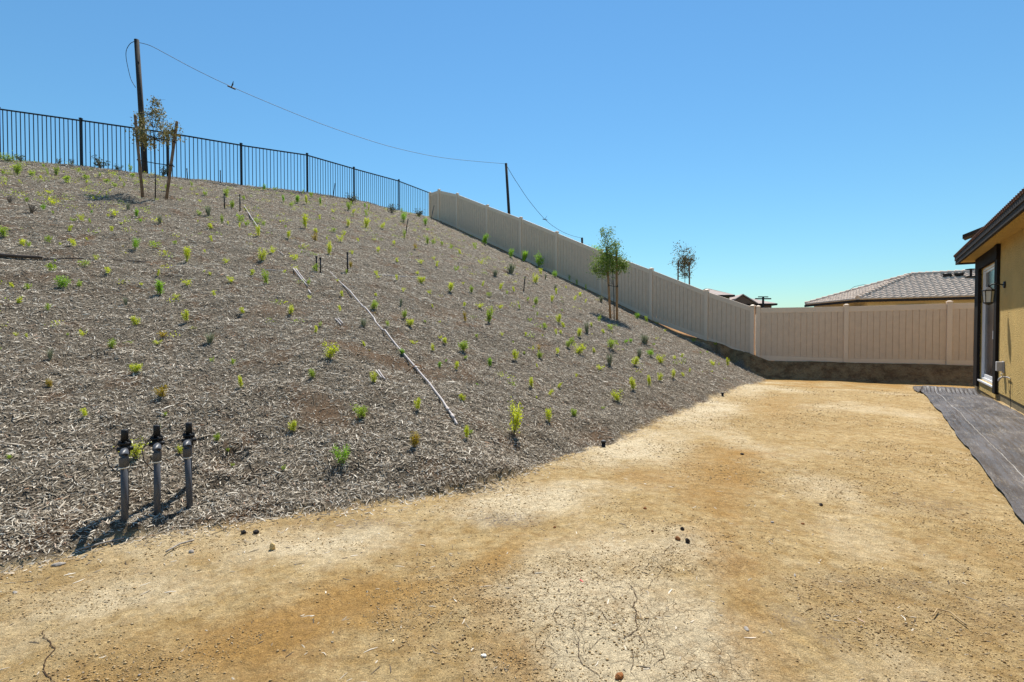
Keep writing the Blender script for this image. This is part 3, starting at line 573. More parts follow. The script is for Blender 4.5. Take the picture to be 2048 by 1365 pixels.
m=MB(b0); m.hexa([Vector((w_.x,w_.y,z))+e1*.12+k for z in(1.2,2.419) for k in (-n1*.03,e1*1.0-n1*.03,e1*1.0,Vector((0,0,0)))]); m.build('window',M['glass'],nbh)
m=MB(b0); q=nbC+U2*.9+Vector((.42,0,0)); m.box((q.x+.02,q.y,2.5),(.08,1.0,.2)); m.build('window_header',M['fascia'],nbh)
def onroof(a,w): p=nbC+e1*a+n1*w; return Vector((p.x,p.y,2.96+.3305*w+.05))
m=MB(b0)
p=onroof(5.2,3.5); m.tube([p,p+Vector((0,0,.42))],.055,8); m.box(p+Vector((0,0,.44)),(.34,.34,.05)); m.box(p+Vector((0,0,.02)),(.5,.5,.06)); m.build('roof_vent',M['fascia'],roof)
for a,w in((4.25,3.85),(4.75,3.85)):
    m=MB(b0); p=onroof(a,w); mm_=Matrix.Rotation(math.atan2(e1.y,e1.x),3,'Z'); m.box(p+Vector((0,0,.08)),(.36,.3,.12),mm_); m.box(p+Vector((0,0,.15)),(.44,.36,.03),mm_); m.build('roof_vent',M['fascia'],roof)
for a,w,h in((5.75,3.7,.3),(5.75,1.1,.38)):
    m=MB(b0); p=onroof(a,w); m.tube([p,p+Vector((0,0,h))],.03,7); m.tube([p,p+Vector((0,0,.06))],.07,8); m.build('vent_pipe',M['fascia'],roof)
m=MB(b0); m.box((17.96,20.0,1.75),(.12,.12,3.9)); o=m.build('pale_standpipe',M['pale']); tag(o,'pale pinkish upright post behind the fence at the house corner','post')
m=MB(b0); a=nbC+U2*3.2+hgt*.35; p0=Vector((21.2,32.3,3.5)); m.tube([p0,p0+Vector((0,0,.25)),p0+Vector((.35,0,.5)),p0+Vector((.9,0,.62)),p0+Vector((1.4,0,.63))],.012,5); m.build('roof_wire',M['wire'],nbh)

# ---------------- distant houses ----------------
def far_house(x,y,w_,d_,h,wallm,roofm,label,rz,win):
    t=empty('distant_house',(x,y,0),label,'house',None,rz)
    m=MB(); m.box((0,0,h/2-.6),(w_,d_,h+1.2)); m.build('wall',wallm,t)
    m=MB(); a,b=w_/2+.6,d_/2+.6; r=1.3; m.add([(-a,-b,h),(a,-b,h),(a,b,h),(-a,b,h),(-a+b*.8,0,h+r),(a-b*.8,0,h+r),(-a,-b,h-.25),(a,-b,h-.25),(a,b,h-.25),(-a,b,h-.25)],[(0,1,5,4),(1,2,5),(2,3,4,5),(3,0,4),(6,7,1,0),(7,8,2,1),(8,9,3,2),(9,6,0,3),(9,8,7,6)]); m.build('roof',roofm,t)
    m=MB(); f=.28
    for k,(xa,ya,xb,yb) in enumerate([(-a,-b,a,-b),(a,-b,a,b),(-a,-b,-a,b)]):
        m.hexa([(min(xa,xb)-.03,min(ya,yb)-.03,h-f),(max(xa,xb)+.03,min(ya,yb)-.03,h-f),(max(xa,xb)+.03,max(ya,yb)+.03,h-f),(min(xa,xb)-.03,max(ya,yb)+.03,h-f),(min(xa,xb)-.03,min(ya,yb)-.03,h-.02),(max(xa,xb)+.03,min(ya,yb)-.03,h-.02),(max(xa,xb)+.03,max(ya,yb)+.03,h-.02),(min(xa,xb)-.03,max(ya,yb)+.03,h-.02)])
    m.build('eave_fascia',M['fascia'],t)
    for wx in win:
        m=MB(); m.box((wx,-d_/2-.03,h-1.35),(1.3,.1,1.3)); fr=m.build('window',M['white'],t); m=MB(); m.box((wx,-d_/2-.09,h-1.35),(1.1,.04,1.1)); m.build('pane',M['blind'],fr)
    return t
t=far_house(37.4,83,6.0,8,5.35,M['brownwall'],M['pinkroof'],'red-brown far house with low pinkish tiled roof above the fence corner',R(-8),(-.6,1.4))
m=MB(); m.add([(-3.4,-4.9,5.3),(.4,-4.9,5.3),(-1.5,-4.9,6.55),(-3.4,-4.1,5.3),(.4,-4.1,5.3),(-1.5,-4.1,6.55)],[(0,1,2),(5,4,3),(1,4,5,2),(0,2,5,3),(0,3,4,1)]); m.build('gable',M['brownwall'],t)
m=MB()
for a,b in(((-3.7,5.25),(-1.5,6.68)),((.7,5.25),(-1.5,6.68))):
    m.add([(a[0],-5.2,a[1]-.03),(b[0],-5.2,b[1]-.03),(b[0],-1,b[1]-.03),(a[0],-1,a[1]-.03),(a[0],-5.2,a[1]+.12),(b[0],-5.2,b[1]+.12),(b[0],-1,b[1]+.12),(a[0],-1,a[1]+.12)],[(0,1,2,3),(7,6,5,4),(0,4,5,1),(3,2,6,7),(0,3,7,4),(1,5,6,2)])
m.build('gable_roof',M['pinkroof'],t)
far_house(31.6,83,4.8,7,6.7,M['olivewall'],M['pinkroof'],'dark olive far house just above the sloping fence top',R(-6),(.3,))
far_house(36.0,92,5.0,8,6.6,M['brownwall'],M['pinkroof'],'pale-roofed far house showing between the olive and red-brown houses',R(4),())
t=empty('distant_utility_pole',(38.2,78,0),'small dark utility pole with crossarm in front of the far houses','utility pole')
m=MB(); m.tube([(0,0,0),(0,0,6.4)],[.2,.16],8); m.build('pole',M['pole'],t); m=MB(); m.box((0,0,6.05),(2.4,.18,.18)); m.box((0,0,6.33),(1.5,.14,.14)); m.build('crossarm',M['pole'],t)

# ---------------- wooden poles and wires ----------------
def wpole(b,tp,r,label):
    t=empty('wooden_pole',b,label,'utility pole'); m=MB(b); m.tube([b,Vector(b).lerp(Vector(tp),.5),tp],[r,r*.9,r*.8],12); m.build('shaft',M['pole'],t,True); return t
b1=(-14.2,20.0,Hs(-14.2,20.0)-.2); t1=(-14.49,20,12.46)
wpole(b1,t1,.105,'tall leaning wooden pole behind the iron fence and young tree')
b2=(-.05,33,Hs(-.05,33)-.2); t2=(-.384,33,11.93); wpole(b2,t2,.10,'leaning wooden pole standing beyond the upper vinyl fence')
b3=(8.35,60,Hs(8.35,60)-.2); t3=(8.17,60,12.05); wpole(b3,t3,.16,'distant pole whose short top pokes above the vinyl fence')
def cable(pts,r,name,label):
    pts=[Vector(p) for p in pts]; out=[]
    for i in range(len(pts)-1):
        p0,p1,p2,p3=pts[max(i-1,0)],pts[i],pts[i+1],pts[min(i+2,len(pts)-1)]
        for k in range(6):
            s=k/6; out.append(.5*((2*p1)+(p2-p0)*s+(2*p0-5*p1+4*p2-p3)*s*s+(3*p1-p0-3*p2+p3)*s**3))
    out.append(pts[-1]); m=MB(pts[0]); m.tube(out,r,6); o=m.build(name,M['wire'],None,True,loc=pts[0]); return tag(o,label,'cable')
W1=[(-14.46,20.03,12.38),(-14.18,20.29,12.40),(-13.82,20.62,12.28),(-13.06,21.32,12.0),(-12.06,22.24,11.72),(-10.59,23.59,11.42),(-9.06,25.01,11.18),(-7.32,26.61,11.03),(-6.03,27.79,11.01),(-4.38,29.32,11.13),(-2.8,30.77,11.39),(-.38,33,11.90)]
W2=[(-.35,33.1,11.84),(-.07,34,11.62),(.38,35.4,11.33),(1.34,38.46,10.85),(2.75,42.9,10.5),(4.2,47.47,10.6),(5.99,53.13,11.1),(8.17,60,12.0)]
def thin(p):  # average the traced heights towards a smooth sag
    return p
c1=cable(W1,.010,'overhead_cable','twisted overhead cable sagging from the tall pole to the middle pole')
cable(W2,.016,'overhead_cable','thin overhead cable dropping from the middle pole to the distant pole')
cable([(-14.49,19.9,12.35),(-14.67,19.9,12.25),(-14.81,19.9,12.02),(-14.83,19.9,11.74),(-14.76,19.9,11.32),(-14.65,19.9,10.89),(-14.48,19.9,10.59)],.011,'cable_loop','slack loop of black cable hanging beside the tall pole top')
m=MB((-12.06,22.24,11.72)); b=Vector((-12.06,22.24,11.72)); m.tube([b+Vector((-.12,-.1,0)),b+Vector((.12,.1,-.06))],.035,6); m.tube([b,b+Vector((.05,0,.1)),b+Vector((.08,0,.24))],[.02,.03,.008],6)
m.build('cable_clip',M['wire'],c1,loc=b-Vector(W1[0]))
m=MB(); b=Vector((2.75,42.9,10.5)); m.tube([Vector((-.2,-.2,-.02)),Vector((.2,.25,0))],.03,6); m.tube([Vector((0,0,0)),Vector((.16,0,.3))],[.02,.008],6); o=m.build('cable_clip',M['wire'],None,loc=b); 
o.parent=[x for x in bpy.data.objects if x.name.startswith('overhead_cable')][1]; o.location=b-Vector(W2[0])
# ---------------- measured positions (metres) ----------------
PIPE=[(-3.498, 9.864), (-2.783, 8.812), (-2.255, 7.997), (-1.773, 7.148), (-1.47, 6.714), (-1.165, 6.206), (-0.93, 5.795), (-0.73, 5.361), (-0.605, 5.106), (-0.531, 4.97)]
BITS=[(-3.991, 9.375), (-3.409, 8.551), (-3.966, 9.425), (-3.492, 8.719), (-3.34, 8.419), (-3.225, 8.229), (-8.026, 15.413), (-6.842, 13.589), (-7.379, 14.409), (-5.926, 12.163), (-4.776, 10.462), (-4.539, 10.203), (-2.436, 7.07), (-2.288, 6.871), (-2.419, 7.12), (-2.293, 6.948), (-1.519, 5.711), (-1.416, 5.567), (-1.5, 5.744), (-1.372, 5.54)]
TUBE=[(-7.342, 6.959), (-7.099, 7.122), (-6.921, 7.263), (-6.775, 7.412)]
TUBE2=[(-6.756, 7.391), (-6.429, 7.643), (-6.122, 7.92), (-5.832, 8.184)]
TUBE3=[(-2.954, 11.027), (-2.539, 11.636), (-2.04, 12.32)]
TUBE4=[(-4.363, 9.049), (-4.027, 9.167)]
STONES=[(-1.371, 2.905), (1.058, 3.152), (0.981, 3.002), (1.023, 2.959), (0.921, 3.522), (2.24, 3.686), (1.9, 3.318), (0.384, 1.811), (-1.658, 3.136), (-1.581, 3.136), (0.865, 3.128), (0.346, 2.52), (-0.108, 1.953), (1.447, 2.593), (-2.426, 2.716), (-1.809, 2.865), (2.301, 5.097), (0.271, 3.241), (1.705, 3.327), (0.971, 2.094), (-2.395, 2.441)]
TWIG=[(1.85, 2.225), (1.924, 2.29), (1.959, 2.265), (1.938, 2.156)]
TWIG2=[(-2.461, 2.858), (-2.385, 2.938), (-2.313, 3.023)]
TWIG3=[(-1.936, 2.839), (-1.926, 2.945), (-1.88, 3.002)]
TT1=[(-9.522, 13.76, 5.136), (-9.53, 13.76, 5.534), (-9.537, 13.76, 5.932), (-9.545, 13.76, 6.329), (-9.567, 13.76, 6.659), (-9.601, 13.76, 7.016), (-9.57, 13.76, 7.319), (-9.528, 13.76, 7.49)]
CL1=[(-9.535, 13.76, 7.016, 0.228, 3), (-9.49, 13.76, 7.319, 0.134, 1.2), (-9.943, 13.86, 6.791, 0.202, 2), (-9.792, 13.66, 6.357, 0.228, 2.6), (-9.723, 13.86, 6.299, 0.202, 1.5), (-9.344, 13.86, 6.472, 0.228, 2.2), (-9.008, 13.66, 6.58, 0.202, 1.6), (-9.051, 13.76, 6.395, 0.202, 1.4), (-9.447, 13.86, 6.765, 0.161, 0.8), (-9.922, 13.76, 6.963, 0.121, 0.6), (-9.981, 13.76, 6.567, 0.134, 0.7)]
TT2=[(3.174, 15.95, 2.044), (3.155, 15.95, 2.665), (3.123, 15.95, 3.053), (3.075, 15.95, 3.44), (2.995, 15.95, 3.827), (2.917, 15.95, 4.136)]
CL2=[(2.872, 15.95, 3.517, 0.312, 4), (2.751, 16.05, 3.298, 0.265, 3), (2.948, 15.85, 3.195, 0.28, 3), (3.292, 15.95, 3.331, 0.28, 4), (3.454, 16.05, 3.298, 0.171, 1.6), (3.074, 15.95, 3.672, 0.249, 2), (2.917, 15.95, 4.089, 0.202, 1.1), (3.025, 15.95, 4.29, 0.156, 0.5), (3.181, 15.95, 3.904, 0.171, 0.8), (2.548, 15.95, 3.13, 0.14, 0.6), (2.797, 15.95, 3.006, 0.171, 1), (2.838, 15.95, 4.321, 0.109, 0.3)]
CL3=[(8.531, 26.0, 4.769, 0.355, 4), (8.945, 26.1, 4.681, 0.33, 3.4), (8.711, 26.0, 4.315, 0.33, 3), (9.112, 26.0, 4.87, 0.229, 1), (9.008, 26.0, 5.198, 0.229, 0.5), (8.78, 26.0, 5.324, 0.229, 0.6), (8.3, 26.0, 5.198, 0.305, 0.5), (8.126, 26.0, 4.693, 0.203, 0.2), (8.45, 26.0, 5.5, 0.254, 0.4), (8.94, 26.0, 4.113, 0.203, 1)]
ST1=[(-10.041, 13.76, 6.989), (-8.925, 13.76, 6.817)]
TI1=[(-9.93, 13.71, 5.769), (-9.002, 13.71, 5.624), (-9.959, 13.71, 6.468), (-8.953, 13.71, 6.257)]
ST2=[(2.933, 15.95, 3.842), (3.244, 15.95, 3.749)]
TI2=[(2.991, 15.9, 2.645), (3.27, 15.9, 2.614)]
STUBS=[(-7.989, 14.301, 0.39, 0.0, 0.0), (-7.699, 14.567, 0.44, 0.0, 0.0), (-3.677, 9.654, 0.26, 0.0, 0.0), (-3.604, 9.66, 0.26, 0.0, 0.0), (-3.302, 10.303, 0.37, 0.0, 0.0), (0.327, 14.578, 0.38, 0.043, 0.0), (-3.991, 19.267, 0.47, 0.094, 0.0), (-11.584, 18.394, 0.36, -0.018, 0.0), (-10.886, 19.239, 0.45, 0.0, 0.0), (-7.825, 22.508, 0.57, 0.088, 0.0), (-4.457, 28.304, 0.72, 0.166, 0.0), (-0.078, 26.683, 0.57, 0.104, 0.0), (4.794, 23.083, 0.5, 0.09, 0.0)]
PL=[(-16.61,16.98,0.29,"B","bushy wide green bush close up right of the photo's upper left"),
(-16.4,17.21,0.25,"T","bushy dark leafy shrub further up right of the photo's upper left"),
(-13.4,13.57,0.1,"g","small green seedling close right of the photo's upper left"),
(-13.15,13.7,0.27,"g","tall green seedling close right of the photo's upper left"),
(-13,13.93,0.14,"g","small green seedling further right of the photo's upper left, left one"),
(-12.49,13.63,0.08,"y","tiny yellow-green seedling further right of the photo's upper left, rightmost"),
(-12.26,12.83,0.06,"y","tiny yellow-green seedling further right of the photo's upper left, leftmost"),
(-16,17.32,0.06,"y","tiny yellow-green seedling further right of the photo's upper left, second from left"),
(-14.48,15.94,0.12,"g","small green seedling further right of the photo's upper left, right one"),
(-13.12,14.57,0.18,"g","small green seedling well right of the photo's upper left, leftmost"),
(-13.08,14.78,0.25,"g","tall green seedling well right of the photo's upper left"),
(-15.52,17.63,0.21,"T","small dark leafy shrub well right of the photo's upper left, left one"),
(-15.11,17.67,0.19,"T","small dark leafy shrub well right of the photo's upper left, right one"),
(-11.9,13.78,0.17,"g","small green seedling well right of the photo's upper left, second from left"),
(-13.51,16.07,0.12,"g","small green seedling well right of the photo's upper left, rightmost"),
(-12.41,15.01,0.15,"g",'small green seedling well left of tree by iron fence, left one'),
(-11.69,14.13,0.07,"y",'tiny yellow-green seedling well left of tree by iron fence, leftmost'),
(-14.31,17.89,0.35,"T",'bushy dark leafy shrub well up left of tree by iron fence'),
(-12.52,15.65,0.11,"g",'tiny green seedling well left of tree by iron fence'),
(-11.71,14.88,0.13,"g",'small green seedling well left of tree by iron fence, right one'),
(-10.91,14.16,0.1,"g",'tiny green seedling further left of tree by iron fence'),
(-10.92,14.49,0.11,"g",'small green seedling further left of tree by iron fence'),
(-13.73,18.01,0.18,"T",'small dark leafy shrub further up left of tree by iron fence'),
(-13.23,17.86,0.2,"g",'small green seedling further up left of tree by iron fence, left one'),
(-12.3,16.68,0.16,"g",'small green seedling further up left of tree by iron fence, right one'),
(-11.99,15.75,0.1,"g",'tiny green seedling further up left of tree by iron fence, second from left'),
(-12.75,16.49,0.08,"g",'tiny green seedling further up left of tree by iron fence, leftmost'),
(-11,15.01,0.05,"g",'tiny green seedling further up left of tree by iron fence, rightmost'),
(-12.37,18.24,0.4,"T",'bushy dark leafy shrub further above tree by iron fence'),
(-10.08,15.05,0.18,"g",'small green seedling close up right of tree by iron fence'),
(-9.6,13.95,0.05,"y",'tiny yellow-green seedling close right of tree by iron fence'),
(-11.37,15.88,0.08,"y",'tiny yellow-green seedling close up left of tree by iron fence'),
(-10.73,11.95,0.09,"y","small yellow-green seedling well right of the photo's upper left"),
(-10.09,10.69,0.1,"g","small green seedling further down right of the photo's upper left"),
(-10.44,10.93,0.04,"y","tiny yellow-green seedling further down right of the photo's upper left"),
(-9.09,9.98,0.12,"b",'small bright green weed well up right of the left-edge dark tube'),
(-8.83,9.91,0.06,"g",'tiny green seedling well up right of the left-edge dark tube, left one'),
(-10.11,10.35,0.18,"d","bushy dry twiggy brush further below the photo's upper left"),
(-8.96,9.59,0.21,"d",'bushy dry twiggy brush further above the left-edge dark tube'),
(-9.59,10.77,0.13,"y","small yellow-green seedling well down right of the photo's upper left"),
(-9.83,12.09,0.07,"y",'tiny yellow-green seedling well left of tree by iron fence, second from left'),
(-10.24,12.99,0.05,"y",'tiny yellow-green seedling well left of tree by iron fence, fourth from left'),
(-10.36,12.94,0.04,"y",'tiny yellow-green seedling well left of tree by iron fence, third from left'),
(-8.71,10.65,0.08,"b",'small bright green weed well left of tree by iron fence'),
(-8.33,10.77,0.13,"y",'small yellow-green seedling further down left of tree by iron fence'),
(-8.37,10.68,0.06,"y",'tiny yellow-green seedling well left of tree by iron fence, rightmost'),
(-8.58,11.5,0.22,"s",'bushy grey-green spiky shrub further down left of tree by iron fence'),
(-8.07,11.06,0.19,"b",'tall bright green weed further down left of tree by iron fence'),
(-7.68,10.63,0.08,"b",'small bright green weed further down left of tree by iron fence'),
(-7.4,10.81,0.24,"s",'bushy grey-green spiky shrub further below tree by iron fence'),
(-7.45,12.65,0.28,"s",'bushy grey-green spiky shrub further left of two risers below the crest'),
(-7.58,12.47,0.09,"g",'tiny green seedling further left of two risers below the crest'),
(-7.98,14.65,0.21,"g",'tall green seedling just above two risers below the crest'),
(-9.08,16.34,0.24,"g",'tall green seedling close up left of two risers below the crest'),
(-8.54,16.42,0.12,"g",'tiny green seedling close up right of two risers below the crest'),
(-9.41,15.78,0.12,"g",'small green seedling further up left of two risers below the crest'),
(-10.56,16.99,0.12,"g",'tiny green seedling further right of tree by iron fence, right one'),
(-10.11,15.71,0.08,"g",'tiny green seedling further right of tree by iron fence, left one'),
(-9.59,15.67,0.06,"y",'tiny yellow-green seedling further up left of two risers below the crest'),
(-8.65,14.29,0.07,"y",'tiny yellow-green seedling further left of two risers below the crest, right one'),
(-7.21,11.81,0.06,"y",'tiny yellow-green seedling further left of two risers below the crest, left one'),
(-6.86,12.16,0.18,"g",'tall green seedling close down left of two risers below the crest'),
(-6.71,12.17,0.07,"y",'tiny yellow-green seedling close below two risers below the crest'),
(-6.82,12.92,0.17,"g",'tall green seedling close left of highest white pipe pieces'),
(-6.48,12.55,0.11,"g",'small green seedling close down left of highest white pipe pieces'),
(-6.34,11.95,0.1,"y",'small yellow-green seedling close down left of highest white pipe pieces'),
(-6.66,11.41,0.11,"y",'small yellow-green seedling further down left of two risers below the crest, left one'),
(-6.49,10.42,0.03,"g",'tiny green seedling well down left of two risers below the crest'),
(-6.89,10.15,0.04,"g",'tiny green seedling further below tree by iron fence'),
(-8.24,9.63,0.07,"g",'tiny green seedling well up right of the left-edge dark tube, right one'),
(-8.09,9.66,0.12,"y",'small yellow-green seedling well up right of the left-edge dark tube, right one'),
(-7.95,9.7,0.08,"g",'small green seedling well down left of tree by iron fence'),
(-7.66,10.07,0.05,"y",'tiny yellow-green seedling further down left of tree by iron fence, left one'),
(-7.7,10.22,0.05,"y",'tiny yellow-green seedling further down left of tree by iron fence, right one'),
(-7.7,8.94,0.1,"y",'small yellow-green seedling well up right of the left-edge dark tube, left one'),
(-7.35,9.45,0.08,"y",'small yellow-green seedling well down left of tree by iron fence'),
(-8,8.09,0.14,"g",'tall green seedling further up left of the left-edge dark tube'),
(-8.23,8.62,0.03,"g",'tiny green seedling further above the left-edge dark tube'),
(-7.4,7.75,0.09,"y",'small yellow-green seedling just above the left-edge dark tube'),
(-7.3,7.76,0.08,"g",'small green seedling close up right of the left-edge dark tube'),
(-7.4,8.2,0.1,"g",'small green seedling further up right of the left-edge dark tube'),
(-7.14,8.12,0.05,"y",'tiny yellow-green seedling further right of the left-edge dark tube'),
(-6.9,8.1,0.09,"y",'small yellow-green seedling well right of the left-edge dark tube, leftmost'),
(-7.13,8.64,0.05,"y",'tiny yellow-green seedling well right of the left-edge dark tube'),
(-6.29,8.58,0.19,"b",'tall bright green weed well below tree by iron fence, left one'),
(-6.49,8.57,0.05,"o",'tiny orange-tinged seedling well down left of tree by iron fence'),
(-6.21,8.97,0.11,"g",'small green seedling well below tree by iron fence'),
(-6,8.89,0.06,"y",'tiny yellow-green seedling well below tree by iron fence, right one'),
(-6.27,9.57,0.06,"g",'tiny green seedling well down right of tree by iron fence'),
(-5.45,8.61,0.21,"y",'tall yellow-green seedling well down left of two risers below the crest'),
(-5.96,10.22,0.11,"y",'small yellow-green seedling further down left of two risers below the crest, right one'),
(-5.59,9.37,0.06,"y",'tiny yellow-green seedling well down left of two risers below the crest, right one'),
(-5.03,9.05,0.09,"y",'small yellow-green seedling well down left of highest white pipe pieces'),
(-6.23,7.68,0.08,"y",'small yellow-green seedling well right of the left-edge dark tube, second from left'),
(-6.54,7.34,0.04,"g",'tiny green seedling further right of the left-edge dark tube'),
(-6.12,6.82,0.1,"g",'tall green seedling further down right of the left-edge dark tube'),
(-5.65,6.44,0.16,"b",'tall bright green weed well down right of the left-edge dark tube'),
(-5.58,6.6,0.08,"g",'small green seedling well down right of the left-edge dark tube'),
(-6.04,7.23,0.08,"g",'small green seedling well right of the left-edge dark tube'),
(-5.61,7.14,0.07,"y",'small yellow-green seedling well right of the left-edge dark tube, rightmost'),
(-5.87,6.22,0.07,"g",'small green seedling further below the left-edge dark tube'),
(-6.02,6.2,0.06,"y",'small yellow-green seedling further below the left-edge dark tube'),
(-5.54,5.75,0.07,"y","small yellow-green seedling further up right of the photo's left edge"),
(-5.29,7.65,0.09,"y",'small yellow-green seedling well below tree by iron fence, leftmost'),
(-4.79,7,0.2,"b",'tall bright green weed well below tree by iron fence, right one'),
(-4.84,6.43,0.13,"s",'bushy grey-green spiky shrub well below tree by iron fence'),
(-5.1,7.05,0.04,"y",'tiny yellow-green seedling well below tree by iron fence, left one'),
(-4.74,7.5,0.09,"y",'small yellow-green seedling well down left of two risers below the crest'),
(-4.9,8.14,0.04,"y",'tiny yellow-green seedling well down left of two risers below the crest, left one'),
(-4.76,8.09,0.05,"y",'tiny yellow-green seedling well below two risers below the crest'),
(-4.34,7.9,0.08,"y",'small yellow-green seedling well below highest white pipe pieces'),
(-4.5,6.89,0.06,"y",'small yellow-green seedling well below tree by iron fence, rightmost'),
(-4.16,7.18,0.07,"y",'small yellow-green seedling well left of mid-slope white pipe pieces, left one'),
(-5.14,5.67,0.07,"g","small green seedling well right of the photo's left edge"),
(-4.31,5.87,0.09,"y",'tall yellow-green seedling well below tree by iron fence'),
(-4.53,5.4,0.07,"y","tall yellow-green seedling well right of the photo's left edge"),
(-4.62,5.32,0.03,"g","tiny green seedling well right of the photo's left edge"),
(-4.94,5.1,0.04,"y","small yellow-green seedling close down right of the photo's left edge"),
(-4.81,5.08,0.04,"y","small yellow-green seedling further down right of the photo's left edge"),
(-4.11,5.24,0.09,"g","tall green seedling well right of the photo's left edge"),
(-3.9,5.72,0.08,"o",'tall orange-tinged seedling well below tree by iron fence'),
(-3.83,5.55,0.05,"y",'small yellow-green seedling well below tree by iron fence, second from left'),
(-3.96,6.23,0.12,"y",'tall yellow-green seedling well left of mid-slope white pipe pieces'),
(-3.51,6.7,0.07,"y",'small yellow-green seedling well down left of mid-slope white pipe pieces'),
(-4.29,4.75,0.13,"s","bushy grey-green spiky shrub well down right of the photo's left edge"),
(-3.41,5.77,0.15,"s",'bushy grey-green spiky shrub well down left of mid-slope white pipe pieces'),
(-3.57,4.84,0.08,"y",'tall yellow-green seedling well above the three valve pipes'),
(-3.11,5.3,0.04,"g",'small green seedling well down left of mid-slope white pipe pieces, left one'),
(-2.9,5.3,0.06,"g",'small green seedling well down left of mid-slope white pipe pieces, right one'),
(-3.92,4.33,0.07,"o","tall orange-tinged seedling well down right of the photo's left edge"),
(-3.08,4.49,0.11,"o",'tall orange-tinged seedling well above the three valve pipes'),
(-2.59,4.89,0.1,"y",'tall yellow-green seedling well down left of mid-slope white pipe pieces'),
(-3.39,4.06,0.06,"y",'tall yellow-green seedling well up left of the three valve pipes'),
(-2.91,4.28,0.03,"g",'tiny green seedling well above the three valve pipes, right one'),
(-2.85,4.13,0.03,"g",'tiny green seedling well above the three valve pipes, left one'),
(-2.38,4.11,0.06,"g",'tall green seedling well up right of the three valve pipes'),
(-2.27,4.07,0.03,"g",'small green seedling well up right of the three valve pipes, left one'),
(-2.18,3.97,0.03,"g",'small green seedling well up right of the three valve pipes, right one'),
(-2.76,3.74,0.14,"G",'bushy leafy yellow-green bush further up left of the three valve pipes'),
(-2.55,3.92,0.06,"y",'tall yellow-green seedling well up right of the three valve pipes'),
(-3.38,3.43,0.03,"g","small green seedling well below the photo's left edge"),
(1.3,13.29,0.06,"g",'tiny green seedling further down right of the leaning mid-slope riser, rightmost'),
(0.57,11.52,0.08,"g",'tiny green seedling further down right of the leaning mid-slope riser, second from left'),
(0.81,11.6,0.04,"y",'tiny yellow-green seedling further down right of the leaning mid-slope riser'),
(0.39,10.87,0.08,"g",'small green seedling further below the leaning mid-slope riser'),
(0.52,12.37,0.09,"g",'tiny green seedling further down right of the leaning mid-slope riser, leftmost'),
(0.18,11.73,0.09,"g",'small green seedling close below the leaning mid-slope riser, left one'),
(1.05,11.57,0.17,"y",'tall yellow-green seedling well down right of the leaning mid-slope riser'),
(0.71,10.68,0.12,"g",'small green seedling further down right of the leaning mid-slope riser'),
(1.17,11.38,0.12,"y",'small yellow-green seedling well left of tree by vinyl fence, right one'),
(0.9,10.37,0.11,"y",'small yellow-green seedling well down right of the leaning mid-slope riser'),
(1.02,10.56,0.08,"y",'small yellow-green seedling well left of tree by vinyl fence, left one'),
(0.24,9.37,0.07,"y",'small yellow-green seedling further below the leaning mid-slope riser'),
(0.6,9.85,0.05,"y",'tiny yellow-green seedling well down right of the leaning mid-slope riser'),
(-0.17,8.76,0.06,"y",'tiny yellow-green seedling well down left of the leaning mid-slope riser'),
(0.02,8.66,0.04,"g",'tiny green seedling well below the leaning mid-slope riser, left one'),
(1.41,10.83,0.16,"y",'tall yellow-green seedling further down left of tree by vinyl fence'),
(1.19,10.09,0.1,"g",'small green seedling well down left of tree by vinyl fence, right one'),
(1.05,9.63,0.12,"g",'small green seedling well down left of tree by vinyl fence, left one'),
(1.37,10,0.09,"y",'small yellow-green seedling further down left of tree by vinyl fence, left one'),
(1.2,9.35,0.16,"y",'tall yellow-green seedling well down left of tree by vinyl fence'),
(0.46,8.84,0.09,"o",'small orange-tinged seedling well below the leaning mid-slope riser'),
(0.45,8.39,0.1,"g",'small green seedling well below the leaning mid-slope riser'),
(0.2,8.26,0.04,"g",'tiny green seedling well below the leaning mid-slope riser, right one'),
(0.05,7.77,0.13,"y",'tall yellow-green seedling well below the leaning mid-slope riser'),
(0.8,8.91,0.09,"y",'small yellow-green seedling well down left of tree by vinyl fence, left one'),
(0.39,7.79,0.06,"y",'small yellow-green seedling well below the leaning mid-slope riser'),
(2.3,13.63,0.15,"g",'small green seedling close left of tree by vinyl fence'),
(1.69,11.51,0.31,"s",'bushy grey-green spiky shrub further down left of tree by vinyl fence'),
(1.93,12.4,0.09,"y",'tiny yellow-green seedling further left of tree by vinyl fence'),
(2.51,13,0.13,"g",'small green seedling close below tree by vinyl fence'),
(2.17,12.01,0.1,"y",'small yellow-green seedling close down left of tree by vinyl fence'),
(2.43,12.43,0.06,"o",'tiny orange-tinged seedling close below tree by vinyl fence'),
(2.04,10.63,0.16,"g",'tall green seedling further below tree by vinyl fence'),
(1.62,10.02,0.09,"y",'small yellow-green seedling further down left of tree by vinyl fence, right one'),
(1.75,9.18,0.27,"s",'bushy grey-green spiky shrub well below tree by vinyl fence'),
(1.51,8.69,0.08,"y",'small yellow-green seedling well below tree by vinyl fence'),
(2.39,11.51,0.06,"y",'tiny yellow-green seedling further below tree by vinyl fence, left one'),
(2.63,11.88,0.1,"b",'small bright green weed further down right of tree by vinyl fence, left one'),
(2.83,12.21,0.09,"b",'small bright green weed further down right of tree by vinyl fence, right one'),
(3.24,12.47,0.3,"s",'bushy grey-green spiky shrub further down right of tree by vinyl fence, right one'),
(2.69,10.84,0.24,"s",'bushy grey-green spiky shrub further down right of tree by vinyl fence, left one'),
(3.06,11.29,0.14,"b",'small bright green weed well down right of tree by vinyl fence'),
(2.35,9.8,0.14,"y",'tall yellow-green seedling well down right of tree by vinyl fence, leftmost'),
(3.21,10.96,0.16,"y",'tall yellow-green seedling well down right of tree by vinyl fence, rightmost'),
